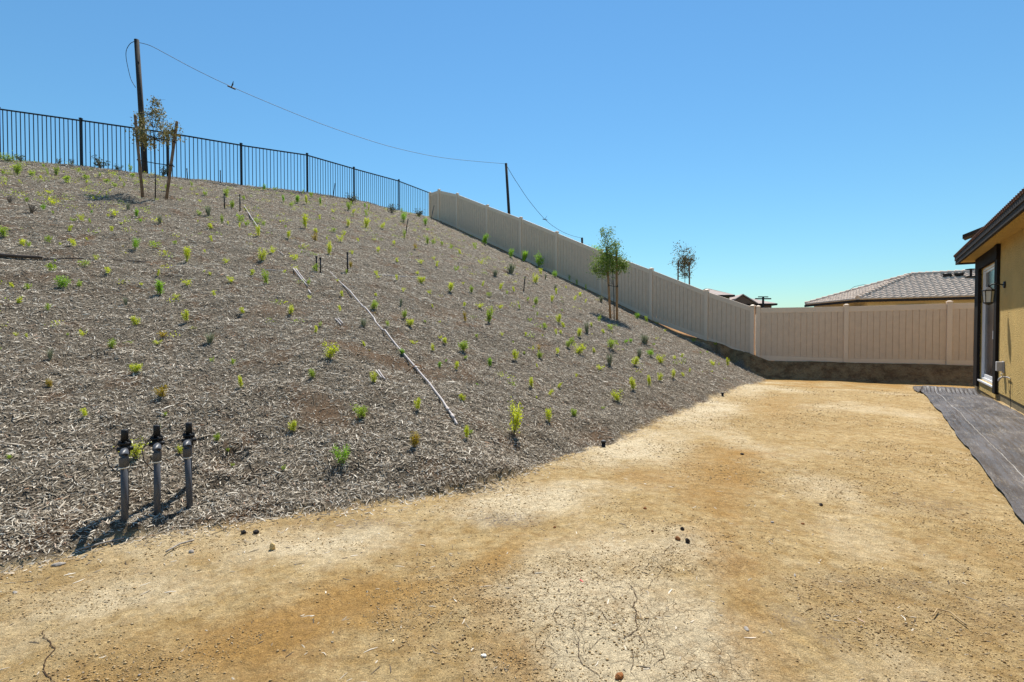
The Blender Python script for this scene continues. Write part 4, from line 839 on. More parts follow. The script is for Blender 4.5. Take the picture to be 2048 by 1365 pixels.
(3.78,11.82,0.09,"y",'small yellow-green seedling well down right of tree by vinyl fence'),
(4.17,12.6,0.09,"y","tiny yellow-green seedling well left of the mulch's far tip, left one"),
(3.61,13.01,0.06,"g",'tiny green seedling well down right of tree by vinyl fence'),
(2.39,11.05,0.03,"y",'tiny yellow-green seedling further below tree by vinyl fence, right one'),
(4.57,18.74,0.23,"b",'small bright green weed further right of tree by vinyl fence'),
(4.85,18.4,0.22,"g",'small green seedling further right of tree by vinyl fence'),
(5.5,19.35,0.09,"g",'tiny green seedling further right of tree by vinyl fence'),
(5.25,17.57,0.09,"y",'tiny yellow-green seedling well right of tree by vinyl fence'),
(6.38,17.98,0.11,"g","tiny green seedling well up left of the mulch's far tip, leftmost"),
(5.82,15.79,0.06,"g","tiny green seedling well up left of the mulch's far tip, second from left"),
(6.31,16.53,0.08,"g","tiny green seedling well up left of the mulch's far tip, rightmost"),
(7.03,17.68,0.09,"g","tiny green seedling further up left of the mulch's far tip"),
(6.5,15.4,0.21,"y","tall yellow-green seedling further up left of the mulch's far tip"),
(5.26,13.34,0.13,"y","small yellow-green seedling further left of the mulch's far tip"),
(5.89,14.58,0.07,"y","tiny yellow-green seedling further up left of the mulch's far tip"),
(3.76,10.85,0.08,"y","small yellow-green seedling well left of the mulch's far tip"),
(4.77,12.21,0.04,"y","tiny yellow-green seedling further left of the mulch's far tip"),
(4.29,11.52,0.04,"g","tiny green seedling well left of the mulch's far tip"),
(3.07,9.74,0.13,"y","tall yellow-green seedling well left of the mulch's far tip"),
(3.43,10.21,0.07,"y","tiny yellow-green seedling well left of the mulch's far tip, right one"),
(2.67,9.21,0.13,"y",'tall yellow-green seedling well down right of tree by vinyl fence, second from left'),
(2.3,8.57,0.15,"y",'tall yellow-green seedling well up right of the mulch-edge sprinkler head, right one'),
(1.9,8,0.16,"y",'tall yellow-green seedling well up right of the mulch-edge sprinkler head, left one'),
(1.55,7.43,0.14,"y",'tall yellow-green seedling well above the mulch-edge sprinkler head'),
(4.86,11.68,0.03,"g","tiny green seedling further left of the mulch's far tip"),
(0.99,7.9,0.06,"y",'small yellow-green seedling well down left of tree by vinyl fence, right one'),
(0.65,7.25,0.07,"y",'small yellow-green seedling well up left of the mulch-edge sprinkler head, right one'),
(0.26,6.7,0.11,"y","tall yellow-green seedling well up right of long pale pipe's lower end"),
(0.49,6.78,0.07,"y",'small yellow-green seedling well up left of the mulch-edge sprinkler head, left one'),
(0.32,6.43,0.04,"y",'tiny yellow-green seedling well up left of the mulch-edge sprinkler head'),
(1.2,6.79,0.04,"g",'tiny green seedling further above the mulch-edge sprinkler head'),
(0.77,6.26,0.09,"g",'tall green seedling further up left of the mulch-edge sprinkler head'),
(0.42,5.77,0.13,"y",'tall yellow-green seedling well up left of the mulch-edge sprinkler head'),
(0.02,5.17,0.25,"y","tall yellow-green seedling well right of long pale pipe's lower end"),
(-2.85,12.82,0.1,"y",'small yellow-green seedling well right of the lone mid-slope riser, right one'),
(-2.43,13.64,0.11,"y",'small yellow-green seedling further below where the two fences meet, left one'),
(-2.04,13.92,0.14,"y",'small yellow-green seedling well below where the two fences meet'),
(-1.56,14.13,0.15,"g",'small green seedling well down right of where the two fences meet'),
(-1.07,17.33,0.13,"y",'small yellow-green seedling further left of the upper vinyl fence'),
(-3.68,9.58,0.12,"g",'small green seedling close left of the paired black risers'),
(-4.03,9.07,0.05,"y",'tiny yellow-green seedling close up left of mid-slope white pipe pieces'),
(-3.41,10.85,0.14,"o",'tall orange-tinged seedling close up right of the lone mid-slope riser'),
(-3.28,10.17,0.08,"g",'small green seedling close down left of the lone mid-slope riser'),
(-2.92,11.03,0.09,"y",'small yellow-green seedling further right of the lone mid-slope riser'),
(-2.26,12.4,0.08,"y",'tiny yellow-green seedling well below where the two fences meet'),
(-2.41,10.77,0.11,"y",'small yellow-green seedling well right of the lone mid-slope riser, left one'),
(-2.02,11.4,0.15,"y",'tall yellow-green seedling well below where the two fences meet'),
(-3.46,8.71,0.07,"g",'small green seedling close down right of mid-slope white pipe pieces'),
(-3.17,9.3,0.05,"y",'tiny yellow-green seedling close down left of the lone mid-slope riser'),
(-3.11,7.18,0.11,"y",'tall yellow-green seedling further below mid-slope white pipe pieces'),
(-3.15,7.98,0.06,"y",'small yellow-green seedling close down right of mid-slope white pipe pieces'),
(-2.83,8.56,0.09,"y",'small yellow-green seedling further below the lone mid-slope riser, right one'),
(-1.19,12.54,0.06,"y",'tiny yellow-green seedling well left of the leaning mid-slope riser'),
(-1.37,11.32,0.17,"y",'tall yellow-green seedling well left of the leaning mid-slope riser'),
(-0.94,11.83,0.15,"g",'small green seedling well left of the leaning mid-slope riser'),
(-0.76,12.96,0.12,"y",'small yellow-green seedling further left of the leaning mid-slope riser, second from left'),
(-0.33,13.67,0.16,"y",'small yellow-green seedling further left of the leaning mid-slope riser, rightmost'),
(0.07,13.95,0.14,"y",'small yellow-green seedling close left of the leaning mid-slope riser'),
(-0.13,13.04,0.1,"g",'small green seedling close left of the leaning mid-slope riser'),
(-0.53,12.15,0.09,"g",'small green seedling further left of the leaning mid-slope riser'),
(-2.1,9.9,0.08,"y","small yellow-green seedling well above long pale pipe's middle"),
(-1.71,10.54,0.08,"y","small yellow-green seedling well up right of long pale pipe's middle, left one"),
(-2.43,9.18,0.06,"y",'tiny yellow-green seedling further down right of the lone mid-slope riser'),
(-2.22,8.15,0.13,"g",'tall green seedling further down right of the lone mid-slope riser'),
(-2.13,7.97,0.04,"o","tiny orange-tinged seedling further up left of long pale pipe's middle"),
(-2.54,7.6,0.08,"y",'small yellow-green seedling further below the lone mid-slope riser, left one'),
(-1.47,9.54,0.07,"y","small yellow-green seedling well up right of long pale pipe's middle, right one"),
(-0.83,9.13,0.19,"o",'tall orange-tinged seedling well down left of the leaning mid-slope riser'),
(-0.67,10.64,0.11,"y",'small yellow-green seedling further left of the leaning mid-slope riser, leftmost'),
(-0.26,11.17,0.09,"y",'small yellow-green seedling further down left of the leaning mid-slope riser'),
(-0.97,10.34,0.08,"y",'small yellow-green seedling well left of the leaning mid-slope riser'),
(-2.05,7.05,0.15,"s","bushy grey-green spiky shrub further up left of long pale pipe's middle"),
(-1.69,8.03,0.12,"g","tall green seedling further above long pale pipe's middle"),
(-1.55,7.77,0.1,"y","tall yellow-green seedling further up right of long pale pipe's middle"),
(-1.79,7.39,0.08,"g","small green seedling further up left of long pale pipe's middle"),
(-1.39,8.23,0.04,"g","tiny green seedling further up right of long pale pipe's middle"),
(-1.21,8.55,0.04,"y","tiny yellow-green seedling well up right of long pale pipe's middle"),
(-1.96,9.02,0.19,"s","bushy grey-green spiky shrub further above long pale pipe's middle"),
(-2.49,6.5,0.08,"y",'small yellow-green seedling well below mid-slope white pipe pieces'),
(-2.52,6.72,0.05,"g",'small green seedling well below mid-slope white pipe pieces'),
(-2.06,5.73,0.15,"y",'tall yellow-green seedling well left of lowest white pipe pieces'),
(-1.84,6.42,0.07,"y",'small yellow-green seedling further up left of lowest white pipe pieces'),
(-1.78,6.37,0.03,"o",'tiny orange-tinged seedling further up left of lowest white pipe pieces'),
(-1.41,6.6,0.08,"b","small bright green weed close down right of long pale pipe's middle"),
(-1.37,7.16,0.06,"y","small yellow-green seedling close up right of long pale pipe's middle"),
(-1.08,7.68,0.05,"y","tiny yellow-green seedling further right of long pale pipe's middle"),
(-0.98,7.56,0.08,"y","small yellow-green seedling further right of long pale pipe's middle"),
(-1.08,7.03,0.09,"y","tall yellow-green seedling further right of long pale pipe's middle"),
(-0.71,7.46,0.13,"g","tall green seedling well right of long pale pipe's middle"),
(-0.58,8.33,0.06,"g",'tiny green seedling well down left of the leaning mid-slope riser'),
(-0.44,9.54,0.25,"g",'tall green seedling well down left of the leaning mid-slope riser'),
(-0.92,6.52,0.08,"b","small bright green weed further right of long pale pipe's middle"),
(-0.88,6.74,0.04,"b","tiny bright green weed further right of long pale pipe's middle"),
(-0.72,6.56,0.1,"y","tall yellow-green seedling well above long pale pipe's lower end"),
(-0.31,7.18,0.13,"b","tall bright green weed well up right of long pale pipe's lower end"),
(-0.65,7.09,0.04,"g","tiny green seedling well right of long pale pipe's middle"),
(-2.05,5.27,0.08,"g",'tall green seedling well left of lowest white pipe pieces'),
(-1.45,5.39,0.1,"y",'tall yellow-green seedling close down left of lowest white pipe pieces'),
(-0.41,6.18,0.04,"b","tiny bright green weed further up right of long pale pipe's lower end"),
(-0.54,5.6,0.07,"y","small yellow-green seedling further above long pale pipe's lower end"),
(-0.94,5.08,0.1,"y","tall yellow-green seedling further left of long pale pipe's lower end"),
(-1.37,4.71,0.1,"g",'tall green seedling further below lowest white pipe pieces'),
(-1.9,4.41,0.08,"y",'tall yellow-green seedling well down left of lowest white pipe pieces'),
(-0.42,4.84,0.05,"g","small green seedling close down right of long pale pipe's lower end"),
(-1.36,4.06,0.14,"b",'tall bright green weed well down left of lowest white pipe pieces'),
(-0.84,4.37,0.13,"o","tall orange-tinged seedling well down left of long pale pipe's lower end"),
(-0.42,4.71,0.1,"y","tall yellow-green seedling close down right of long pale pipe's lower end"),
(-1.74,3.88,0.03,"g",'small green seedling well right of the three valve pipes'),
(-9.46,19.62,0.22,"b",'small bright green weed further above highest white pipe pieces'),
(-8.04,18.12,0.23,"b",'small bright green weed further up right of highest white pipe pieces'),
(-7.79,18.68,0.27,"b",'tall bright green weed further right of highest white pipe pieces'),
(-7.52,18.81,0.27,"y",'tall yellow-green seedling well right of highest white pipe pieces'),
(-7.23,19.4,0.31,"b",'tall bright green weed well right of highest white pipe pieces'),
(-8.49,20.88,0.18,"g",'small green seedling well up right of highest white pipe pieces'),
(-7.98,20.47,0.23,"g",'small green seedling well right of highest white pipe pieces'),
(-7.54,17.55,0.15,"g",'small green seedling further right of highest white pipe pieces'),
(-9.41,20.37,0.12,"g",'tiny green seedling further up right of highest white pipe pieces'),
(-6.65,13.49,0.12,"g",'small green seedling close down right of highest white pipe pieces, left one'),
(-6.41,13.23,0.11,"g",'small green seedling close down right of highest white pipe pieces, right one'),
(-5.95,13.51,0.08,"g",'tiny green seedling further right of highest white pipe pieces'),
(-5.75,11.66,0.2,"y",'tall yellow-green seedling close below highest white pipe pieces'),
(-5.34,12.26,0.18,"y",'tall yellow-green seedling further down right of highest white pipe pieces'),
(-6.38,14.18,0.06,"y",'tiny yellow-green seedling further right of highest white pipe pieces'),
(-5.68,14.13,0.32,"y",'tall yellow-green seedling further above the paired black risers'),
(-6.06,16.24,0.14,"y",'small yellow-green seedling well above the paired black risers'),
(-6.31,19.87,0.28,"g",'tall green seedling well above the lone mid-slope riser'),
(-5.93,19.12,0.16,"y",'small yellow-green seedling well above the lone mid-slope riser'),
(-5.56,19.72,0.23,"g",'small green seedling well above the lone mid-slope riser'),
(-6.36,18.38,0.13,"y",'tiny yellow-green seedling well above the lone mid-slope riser'),
(-5.17,16.2,0.21,"y",'tall yellow-green seedling further above the lone mid-slope riser'),
(-4.86,17.06,0.29,"y",'tall yellow-green seedling well above the lone mid-slope riser'),
(-6.01,21.54,0.25,"y",'small yellow-green seedling well left of where the two fences meet, left one'),
(-6.36,22.25,0.19,"b",'small bright green weed well left of where the two fences meet'),
(-7.02,22.55,0.39,"T",'bushy dark leafy shrub well above the lone mid-slope riser'),
(-5.59,23.94,0.41,"T",'bushy dark leafy shrub further left of where the two fences meet'),
(-4.86,26.87,0.38,"T",'bushy dark leafy shrub close left of where the two fences meet'),
(-4.6,21.85,0.38,"b",'tall bright green weed further left of where the two fences meet'),
(-4.01,23.86,0.34,"b",'tall bright green weed close down left of where the two fences meet'),
(-3.56,21.58,0.12,"g",'tiny green seedling close below where the two fences meet'),
(-5.43,25.29,0.22,"g",'small green seedling further left of where the two fences meet'),
(-5.15,14.83,0.11,"g",'small green seedling further above the lone mid-slope riser'),
(-4.83,14.82,0.15,"y",'small yellow-green seedling further above the lone mid-slope riser, right one'),
(-4.61,13.77,0.16,"y",'small yellow-green seedling further above the lone mid-slope riser, left one'),
(-4.95,12.97,0.22,"o",'tall orange-tinged seedling further above the paired black risers'),
(-5.28,13.93,0.12,"y",'small yellow-green seedling further above the paired black risers'),
(-4.88,13.55,0.08,"y",'tiny yellow-green seedling further above the paired black risers'),
(-4.33,14.48,0.08,"y",'tiny yellow-green seedling further above the lone mid-slope riser'),
(-3.87,12.45,0.11,"y",'small yellow-green seedling just above the lone mid-slope riser'),
(-3.48,13.4,0.15,"y",'small yellow-green seedling further up right of the lone mid-slope riser'),
(-4.24,11.89,0.24,"y",'tall yellow-green seedling further up right of the paired black risers'),
(-4.75,10.12,0.12,"y",'small yellow-green seedling further up left of mid-slope white pipe pieces'),
(-4.3,10.13,0.12,"y",'small yellow-green seedling just above mid-slope white pipe pieces'),
(-4.65,9.53,0.19,"y",'tall yellow-green seedling further below highest white pipe pieces'),
(-4.53,11.06,0.05,"g",'tiny green seedling further up left of the paired black risers'),
(-4.35,8.56,0.09,"y",'small yellow-green seedling well left of mid-slope white pipe pieces, right one'),
(-3.92,8.21,0.19,"g",'tall green seedling further left of mid-slope white pipe pieces'),
(-3.58,17.11,0.24,"g",'tall green seedling further down left of where the two fences meet'),
(-2.86,17.33,0.25,"g",'tall green seedling further below where the two fences meet'),
(-2.84,18.49,0.16,"g",'small green seedling further below where the two fences meet'),
(-2.93,15.57,0.18,"o",'small orange-tinged seedling further down left of where the two fences meet'),
(-2.58,18.89,0.16,"g",'small green seedling further down right of where the two fences meet, left one'),
(-2.24,18.98,0.16,"g",'small green seedling further down right of where the two fences meet, right one'),
(-4.48,17.67,0.15,"y",'small yellow-green seedling well left of where the two fences meet, right one'),
(-3.5,15.35,0.13,"y",'small yellow-green seedling further down left of where the two fences meet'),
(-1.51,21.14,0.24,"g",'small green seedling further left of the upper vinyl fence'),
(-1.79,17.9,0.15,"y",'small yellow-green seedling well down right of where the two fences meet'),
(-2.24,14.8,0.11,"y",'small yellow-green seedling further below where the two fences meet, right one'),
(-1.34,25.16,0.52,"b",'tall bright green weed further left of the upper vinyl fence'),
(-0.07,23.18,0.42,"b",'tall bright green weed close down left of the upper vinyl fence'),
(0.53,23.72,0.61,"N",'bushy grassy bright green clump close below the upper vinyl fence'),
(1.21,23.26,0.6,"b",'tall bright green weed further down right of the upper vinyl fence'),
(1.83,21.69,0.28,"b",'tall bright green weed further right of the leaning mid-slope riser'),
(2.37,23.51,0.24,"g",'small green seedling further right of the leaning mid-slope riser, left one'),
(2.54,22.58,0.23,"g",'small green seedling further right of the leaning mid-slope riser, right one'),
(2.79,22.02,0.23,"g",'small green seedling well up left of tree by vinyl fence'),
(3.09,21.35,0.22,"y",'small yellow-green seedling further up left of tree by vinyl fence, rightmost'),
(3.37,19.37,0.3,"s",'bushy grey-green spiky shrub further up left of tree by vinyl fence'),
(-0.03,17.75,0.41,"s",'bushy grey-green spiky shrub further up left of the leaning mid-slope riser, right one'),
(-0.5,15.25,0.24,"s",'bushy grey-green spiky shrub further up left of the leaning mid-slope riser, left one'),
(1.31,20.18,0.26,"s",'bushy grey-green spiky shrub further up right of the leaning mid-slope riser'),
(1.51,17.91,0.28,"s",'bushy grey-green spiky shrub further right of the leaning mid-slope riser'),
(1.45,16.76,0.19,"y",'small yellow-green seedling further right of the leaning mid-slope riser'),
(1.17,20.95,0.24,"y",'small yellow-green seedling further up right of the leaning mid-slope riser'),
(0.79,17.31,0.27,"y",'tall yellow-green seedling close up right of the leaning mid-slope riser'),
(0.62,13.19,0.17,"g",'tall green seedling close down right of the leaning mid-slope riser'),
(0.39,13.06,0.1,"g",'small green seedling close below the leaning mid-slope riser, right one'),
(1.1,14.17,0.18,"y",'tall yellow-green seedling further down right of the leaning mid-slope riser'),
(2.05,16.69,0.13,"y",'small yellow-green seedling further up left of tree by vinyl fence, leftmost'),
(2.46,18.66,0.14,"y",'small yellow-green seedling further up left of tree by vinyl fence, second from left'),
(2.5,17.44,0.11,"y",'tiny yellow-green seedling further up left of tree by vinyl fence'),
(2.1,19.76,0.1,"y",'tiny yellow-green seedling further right of the leaning mid-slope riser')]
# ---------------- staked trees ----------------
def leaves(n,centres,size,rg,flat=.5):
    """n leaf blades scattered in clumps; centres: (x,y,z,r,weight)"""
    wt=np.array([c[4] for c in centres],float); wt/=wt.sum(); ci=rg.choice(len(centres),n,p=wt); C=np.array([c[:3] for c in centres])[ci]; r=np.array([c[3] for c in centres])[ci]
    # sub clumps give gaps
    sub=rg.normal(0,1,(len(centres),14,3)); sub/=np.maximum(np.linalg.norm(sub,axis=2,keepdims=True),1)/1.0
    si=rg.integers(0,14,n); P=C+sub[ci,si]*r[:,None]*.62+rg.normal(0,.34,(n,3))*r[:,None]
    a=rg.normal(0,1,(n,3)); a/=np.linalg.norm(a,axis=1,keepdims=True); b=np.cross(a,rg.normal(0,1,(n,3))); b/=np.linalg.norm(b,axis=1,keepdims=True); u=np.cross(a,b)
    L=size*rg.uniform(.6,1.3,n)[:,None]; W=L*.24
    V=np.stack([P,P+a*L*.5+b*W+u*W*.4,P+a*L,P+a*L*.5-b*W+u*W*.4],1).reshape(-1,3); o=(np.arange(n)*4)[:,None]
    return V,np.concatenate([o+np.array((0,1,2)),o+np.array((0,2,3))],1).reshape(-1,3)
def tree(base,trunk,branches,clumps,n,size,leafm,label,seed,tr=.016):
    rg=np.random.default_rng(seed); t=empty('young_tree',base,label,'tree','young staked trees')
    m=MB(base); m.tube(trunk,[tr*(1-.75*i/(len(trunk)-1)) for i in range(len(trunk))],7)
    rr=random.Random(seed)
    for c in clumps:
        cv=Vector(c[:3]); k=min(range(1,len(trunk)),key=lambda i:abs(Vector(trunk[i]).z-(cv.z-c[3]*.8))); s=Vector(trunk[k])
        for q in range(branches):
            en=cv+Vector([rr.gauss(0,c[3]*.6) for _ in range(3)]); md=s.lerp(en,.5)+Vector([rr.gauss(0,.03) for _ in range(3)])
            m.tube([s,md,en],[tr*.38,tr*.25,.002],5)
    m.build('trunk',M['bark'],t,True)
    V,Fq=leaves(n,clumps,size,rg); link('crown',npmesh('crown',V-np.array(base),Fq,leafm),t); return t
def stake(b,tp,r,mt,label):
    b=Vector(b);tp=Vector(tp); m=MB(b); m.tube([b-(tp-b).normalized()*.2,b.lerp(tp,.5),tp-(tp-b).normalized()*.03,tp],[r,r,r*.95,r*.8],10); o=m.build('tree_stake',M[mt],None,True,loc=b); return tag(o,label,'stake','wooden stakes holding the young trees')
def tie(a,b,label):
    a=Vector(a);b=Vector(b); m=MB(a); c=(a+b)/2; m.tube([a,c+Vector((0,-.02,-.015)),b],.011,6); m.tube([a+Vector((0,.03,-.02)),a+Vector((0,-.05,0)),a+Vector((0,-.03,.02))],.014,6); m.tube([b+Vector((0,.03,-.02)),b+Vector((0,-.05,0)),b+Vector((0,-.03,.02))],.014,6)
    o=m.build('tree_tie',M['rubber'],None,loc=a); return tag(o,label,'tree tie')
D1=13.76
def A(px,py,Y): return AT(px,py,Y)
T1=(-9.54,13.76); z1=Hs(*T1)
tree((T1[0],T1[1],z1-.02),[(T1[0],T1[1],z1-.1)]+TT1,4,CL1,1900,.066,M['oakleaf'],'sparse young tree with reddish leaves, staked below the iron fence',11)
stake((-9.75,13.6,Hs(-9.75,13.6)-.03),ST1[0],.036,'stakeg','left leaning wooden stake of the young tree near the iron fence')
stake((-9.25,13.75,Hs(-9.25,13.75)-.03),ST1[1],.036,'stakeg','right leaning wooden stake of the young tree near the iron fence')
tie(TI1[0],TI1[1],'lower black tie bar between the stakes near the iron fence')
tie(TI1[2],TI1[3],'upper black tie through the leaves of the tree near the iron fence')
T2=(3.18,15.95); z2=Hs(*T2)
tree((T2[0],T2[1],z2-.02),[(T2[0],T2[1],z2-.1)]+TT2,4,[q[:3]+(q[3]*1.1,q[4]) for q in CL2],5200,.058,M['oliveleaf'],'leafy green young tree staked on the slope in front of the vinyl fence',12)
stake((3.07,15.95,Hs(3.07,15.95)-.03),ST2[0],.036,'stake','left golden wooden stake of the tree by the vinyl fence')
stake((3.28,16.0,Hs(3.28,16.0)-.03),ST2[1],.036,'stake','right golden wooden stake of the tree by the vinyl fence')
tie(TI2[0],TI2[1],'black tie joining the golden stakes of the tree by the vinyl fence')
z3=Hs(8.75,26)
tree((8.75,26,z3),[(8.75,26,z3-.1),(8.76,26,3.9),(8.72,26,4.4),(8.7,26,4.9),(8.68,26,5.2)],7,CL3,1600,.085,M['dkleaf'],'scraggly young tree rising behind the vinyl fence against the sky',13)
stake((8.40,26,Hs(8.40,26)-.03),(8.42,26,4.8),.038,'stakeg','left stake of the young tree behind the vinyl fence')
stake((9.00,26,Hs(9.0,26)-.03),(8.98,26,4.7),.038,'stakeg','right stake of the young tree behind the vinyl fence')
rg=np.random.default_rng(3); zb=Hs(4.25,26.2)
t=empty('shrub',(4.25,26.2,zb),'green shrub whose top shows just over the vinyl fence','shrub')
V,Fq=leaves(1500,[(0,0,5.2-zb,.34,2),(.1,0,4.9-zb,.4,2),(-.25,.1,4.6-zb,.4,2),(.1,0,4.2-zb,.5,2)],.09,rg); link('foliage',npmesh('foliage',V,Fq,M['leaf_b']),t)
m=MB(); m.tube([(0,0,-.1),(.02,0,.7),(0,0,1.4)],[.03,.02,.008],6); m.build('stem',M['bark'],t)

# ---------------- valve risers ----------------
def riser(b,top,lean,rear,seed,label):
    """grey pvc standpipe with elbow, feeding a black valve on its own pipe behind"""
    b=Vector(b); t=empty('irrigation_riser',b,label,'irrigation valve'); r=.019
    tp=b+Vector((lean,0,top)); m=MB(b); m.tube([b-Vector((0,0,.12)),tp-Vector((0,0,.03))],r,16); m.build('standpipe',M['pvc'],t,True)
    rv=b+Vector(rear); h=Vector((rear[0],rear[1],0)).normalized()
    m=MB(b); c=tp; pts=[c-Vector((0,0,.055)),c-Vector((0,0,.0)),c+Vector((0,0,.015))+h*.006,c+Vector((0,0,.027))+h*.02,c+Vector((0,0,.030))+h*.045]
    m.tube(pts,[r*1.32,r*1.34,r*1.34,r*1.3,r*1.22],16); m.build('elbow',M['pvc'],t,True)
    m=MB(b); m.tube([c-Vector((0,0,.0625)),c-Vector((0,0,.0555))],r*1.36,16); m.build('white_band',M['tape'],t,True)
    # cross pipe to the valve body
    vb=Vector((rv.x,rv.y,tp.z+.025)); m=MB(b); m.tube([c+Vector((0,0,.029))+h*.04,vb-h*.03],r*.9,12)
    m.tube([vb-Vector((0,0,.035)),vb+Vector((0,0,.03))],.027,14); m.tube([vb+Vector((0,0,.030)),vb+Vector((0,0,.042))],.034,14)
    for k in range(6):
        a=k*math.pi/3+.3; q=vb+Vector((math.cos(a)*.030,math.sin(a)*.030,.02)); m.tube([q,q+Vector((0,0,.032))],.007,6)
    vo=m.build('valve_body',M['valve'],t,True)
    m=MB(b); m.tube([vb+Vector((0,0,.0425)),vb+Vector((0,0,.12)),vb+Vector((0,0,.124))],[.0205,.020,.017],14)
    m.build('solenoid',M['valve'],vo,True)
    m=MB(b); side=Vector((h.y,-h.x,0)); m.tube([vb+side*.044,vb-side*.044],.013,8); m.build('flow_knob',M['valve'],vo,True)
    g=Hs(rv.x,rv.y); m=MB(b); m.tube([Vector((rv.x,rv.y,g-.1)),Vector((rv.x,rv.y,vb.z-.03))],r*.95,12); m.build('valve_pipe',M['valve'],t,True)
    m=MB(b); rr=random.Random(seed); s=vb+Vector((0,0,.1)); pts=[s]
    for q in ((-.05,-.02,.03),(-.07,-.05,-.02),(-.03,-.07,-.09),(.02,-.02,-.2)): pts.append(vb+Vector(q)+Vector([rr.gauss(0,.008) for _ in range(3)]))
    m.tube(pts,.003,5); m.build('wire_lead',M['wire'],t,True)
for (x,y),tp,ln,rr_,lb,sd_ in (((-2.386,3.132),.395,.0,(-.095,.135,0),'leftmost of the three grey valve pipes standing in the mulch',1),((-2.28,3.265),.395,.005,(-.095,.145,0),'middle of the three grey valve pipes standing in the mulch',2),((-2.168,3.429),.395,-.018,(-.10,.15,0),'rightmost of the three grey valve pipes, leaning slightly left',3)):
    riser((x,y,Hs(x,y)),tp,ln,rr_,sd_,lb)
    bpy.data.objects  # keep names by Blender suffix
# small black sprinkler risers on the slope
SL=['left short black riser tube just below the crest','right short black riser tube just below the crest','left tube of the paired black risers in mid slope','right tube of the paired black risers in mid slope','lone black riser tube right of the paired ones','leaning black riser tube in the right half of the slope','leaning dark tube high on the slope below the iron fence','short black stub at the crest right of the staked tree','upright black stub at the crest, second right of the staked tree','tilted black stub at the crest between iron posts','leaning dark stub where vinyl fence meets iron fence','leaning thin stub beside the middle vinyl panels','thin stub leaning on the vinyl fence behind the staked tree']
for (x,y,h,lx,ly),lb in zip(STUBS,SL):
    z=Hs(x,y); t=empty('sprinkler_riser',(x,y,z),lb,'sprinkler riser','black sprinkler risers on the slope')
    m=MB(); m.tube([(0,0,-.1),(lx*.5,ly*.5,h*.5),(lx,ly,h)],.014 if h<.35 else .016,7); m.build('riser_tube',M['valve'],t,True)
    m=MB(); m.tube([(lx,ly,h+.001),(lx*1.05,ly*1.05,h+.03)],[.022,.018],8); m.build('nozzle_cap',M['valve'],t,True)
for (x,y),h,lb in (((.978,5.447),.065,'black pop-up sprinkler head at the edge of the mulch'),((4.02,9.753),.07,'small black sprinkler head at the far mulch edge')):
    z=Hs(x,y); t=empty('pop_up_sprinkler',(x,y,z),lb,'sprinkler'); m=MB(); m.tube([(0,0,-.1),(0,0,h-.02)],.021,14); m.build('body',M['valve'],t,True); m=MB(); m.tube([(0,0,h-.0195),(0,0,h)],[.030,.027],14); c_=m.build('cap',M['valve'],t,True); m=MB(); m.tube([(0,0,h+.0005),(0,0,h+.006)],.012,10); m.build('nozzle',M['greybox'],c_,True)
# long pale pipe and its fittings
def lay(pts,r,name,mt,label,cat,lift=.3,bury=None,group=None,n=10,sub=5):
    P=[]
    for (x0,y0),(x1,y1) in zip(pts[:-1],pts[1:]):
        for k in range(sub): P.append((x0+(x1-x0)*k/sub,y0+(y1-y0)*k/sub))
    P.append(pts[-1]); P=np.array(P); z=height(P[:,0],P[:,1]); z=H(P[:,0],P[:,1])
    kk=min(15,2*(len(z)//3)+1); k=np.ones(kk)/kk; zp=np.pad(z,kk//2,mode='reflect',reflect_type='odd'); z=np.convolve(zp,k,'valid')+r*lift+.012
    if bury: z=z+np.array([bury(i/(len(P)-1)) for i in range(len(P))])
    V3=[Vector((a[0],a[1],b)) for a,b in zip(P,z)]; m=MB(V3[0]); m.tube(V3,r,n); o=m.build(name,M[mt],None,True,loc=V3[0]); tag(o,label,cat,group); return o,V3
po,PV=lay(PIPE,.0115,'long_pipe','pvcw','long pale pipe running down the mulched slope','pipe',.9,lambda s:-.03 if (.27<s<.33) else (-.018 if s<.2 else 0),sub=8)
for s in (.56,.85,.93):
    i=int(s*(len(PV)-1)); m=MB(PV[0]); d=(PV[i+1]-PV[i]).normalized(); m.tube([PV[i]-d*.035,PV[i]+d*.035],.0155,12); m.build('coupling',M['pvcw'],po,True)
m=MB(PV[0]); i=int(.57*(len(PV)-1)); p=PV[i]; m.tube([p+Vector((-.12,-.08,-.03)),p+Vector((-.07,-.03,.02)),p+Vector((-.02,0,.06)),p+Vector((.03,.02,.05)),p+Vector((.05,.03,-.02))],.005,6); m.build('hold_down_hook',M['rust'],po,True)
BL=['left pale pipe piece of the mid-slope pair','right pale pipe piece of the mid-slope pair','short pale pipe piece just below the mid-slope pair','upper left pale pipe piece near the two crest risers','lower right pale pipe piece near the two crest risers','tiny white pipe piece high above the mid-slope pair','left tiny white pipe piece left of the long pipe','right tiny white pipe piece left of the long pipe','left short white pipe piece below and left of the long pipe','right short white pipe piece below and left of the long pipe']
for i in range(10): lay([BITS[2*i],BITS[2*i+1]],(.008 if i>4 else .011),'pipe_piece','pvcw',BL[i],'pipe',1.2,None,'pale pipe pieces half buried in the mulch')
lay(TUBE,.024,'drip_tube','tubeb','thick brown tube lying on the mulch at the left edge','tube',.8)
lay(TUBE2,.009,'drip_tube','tubeb','thin brown tube continuing right from the thick left-edge tube','tube',.1)
lay(TUBE3,.011,'drip_tube','pvcw','thin pale tube lying level to the right of the paired risers','tube',.2)
lay(TUBE4,.009,'drip_tube','pvcw','thin pale tube lying level to the left of the paired risers','tube',.1)

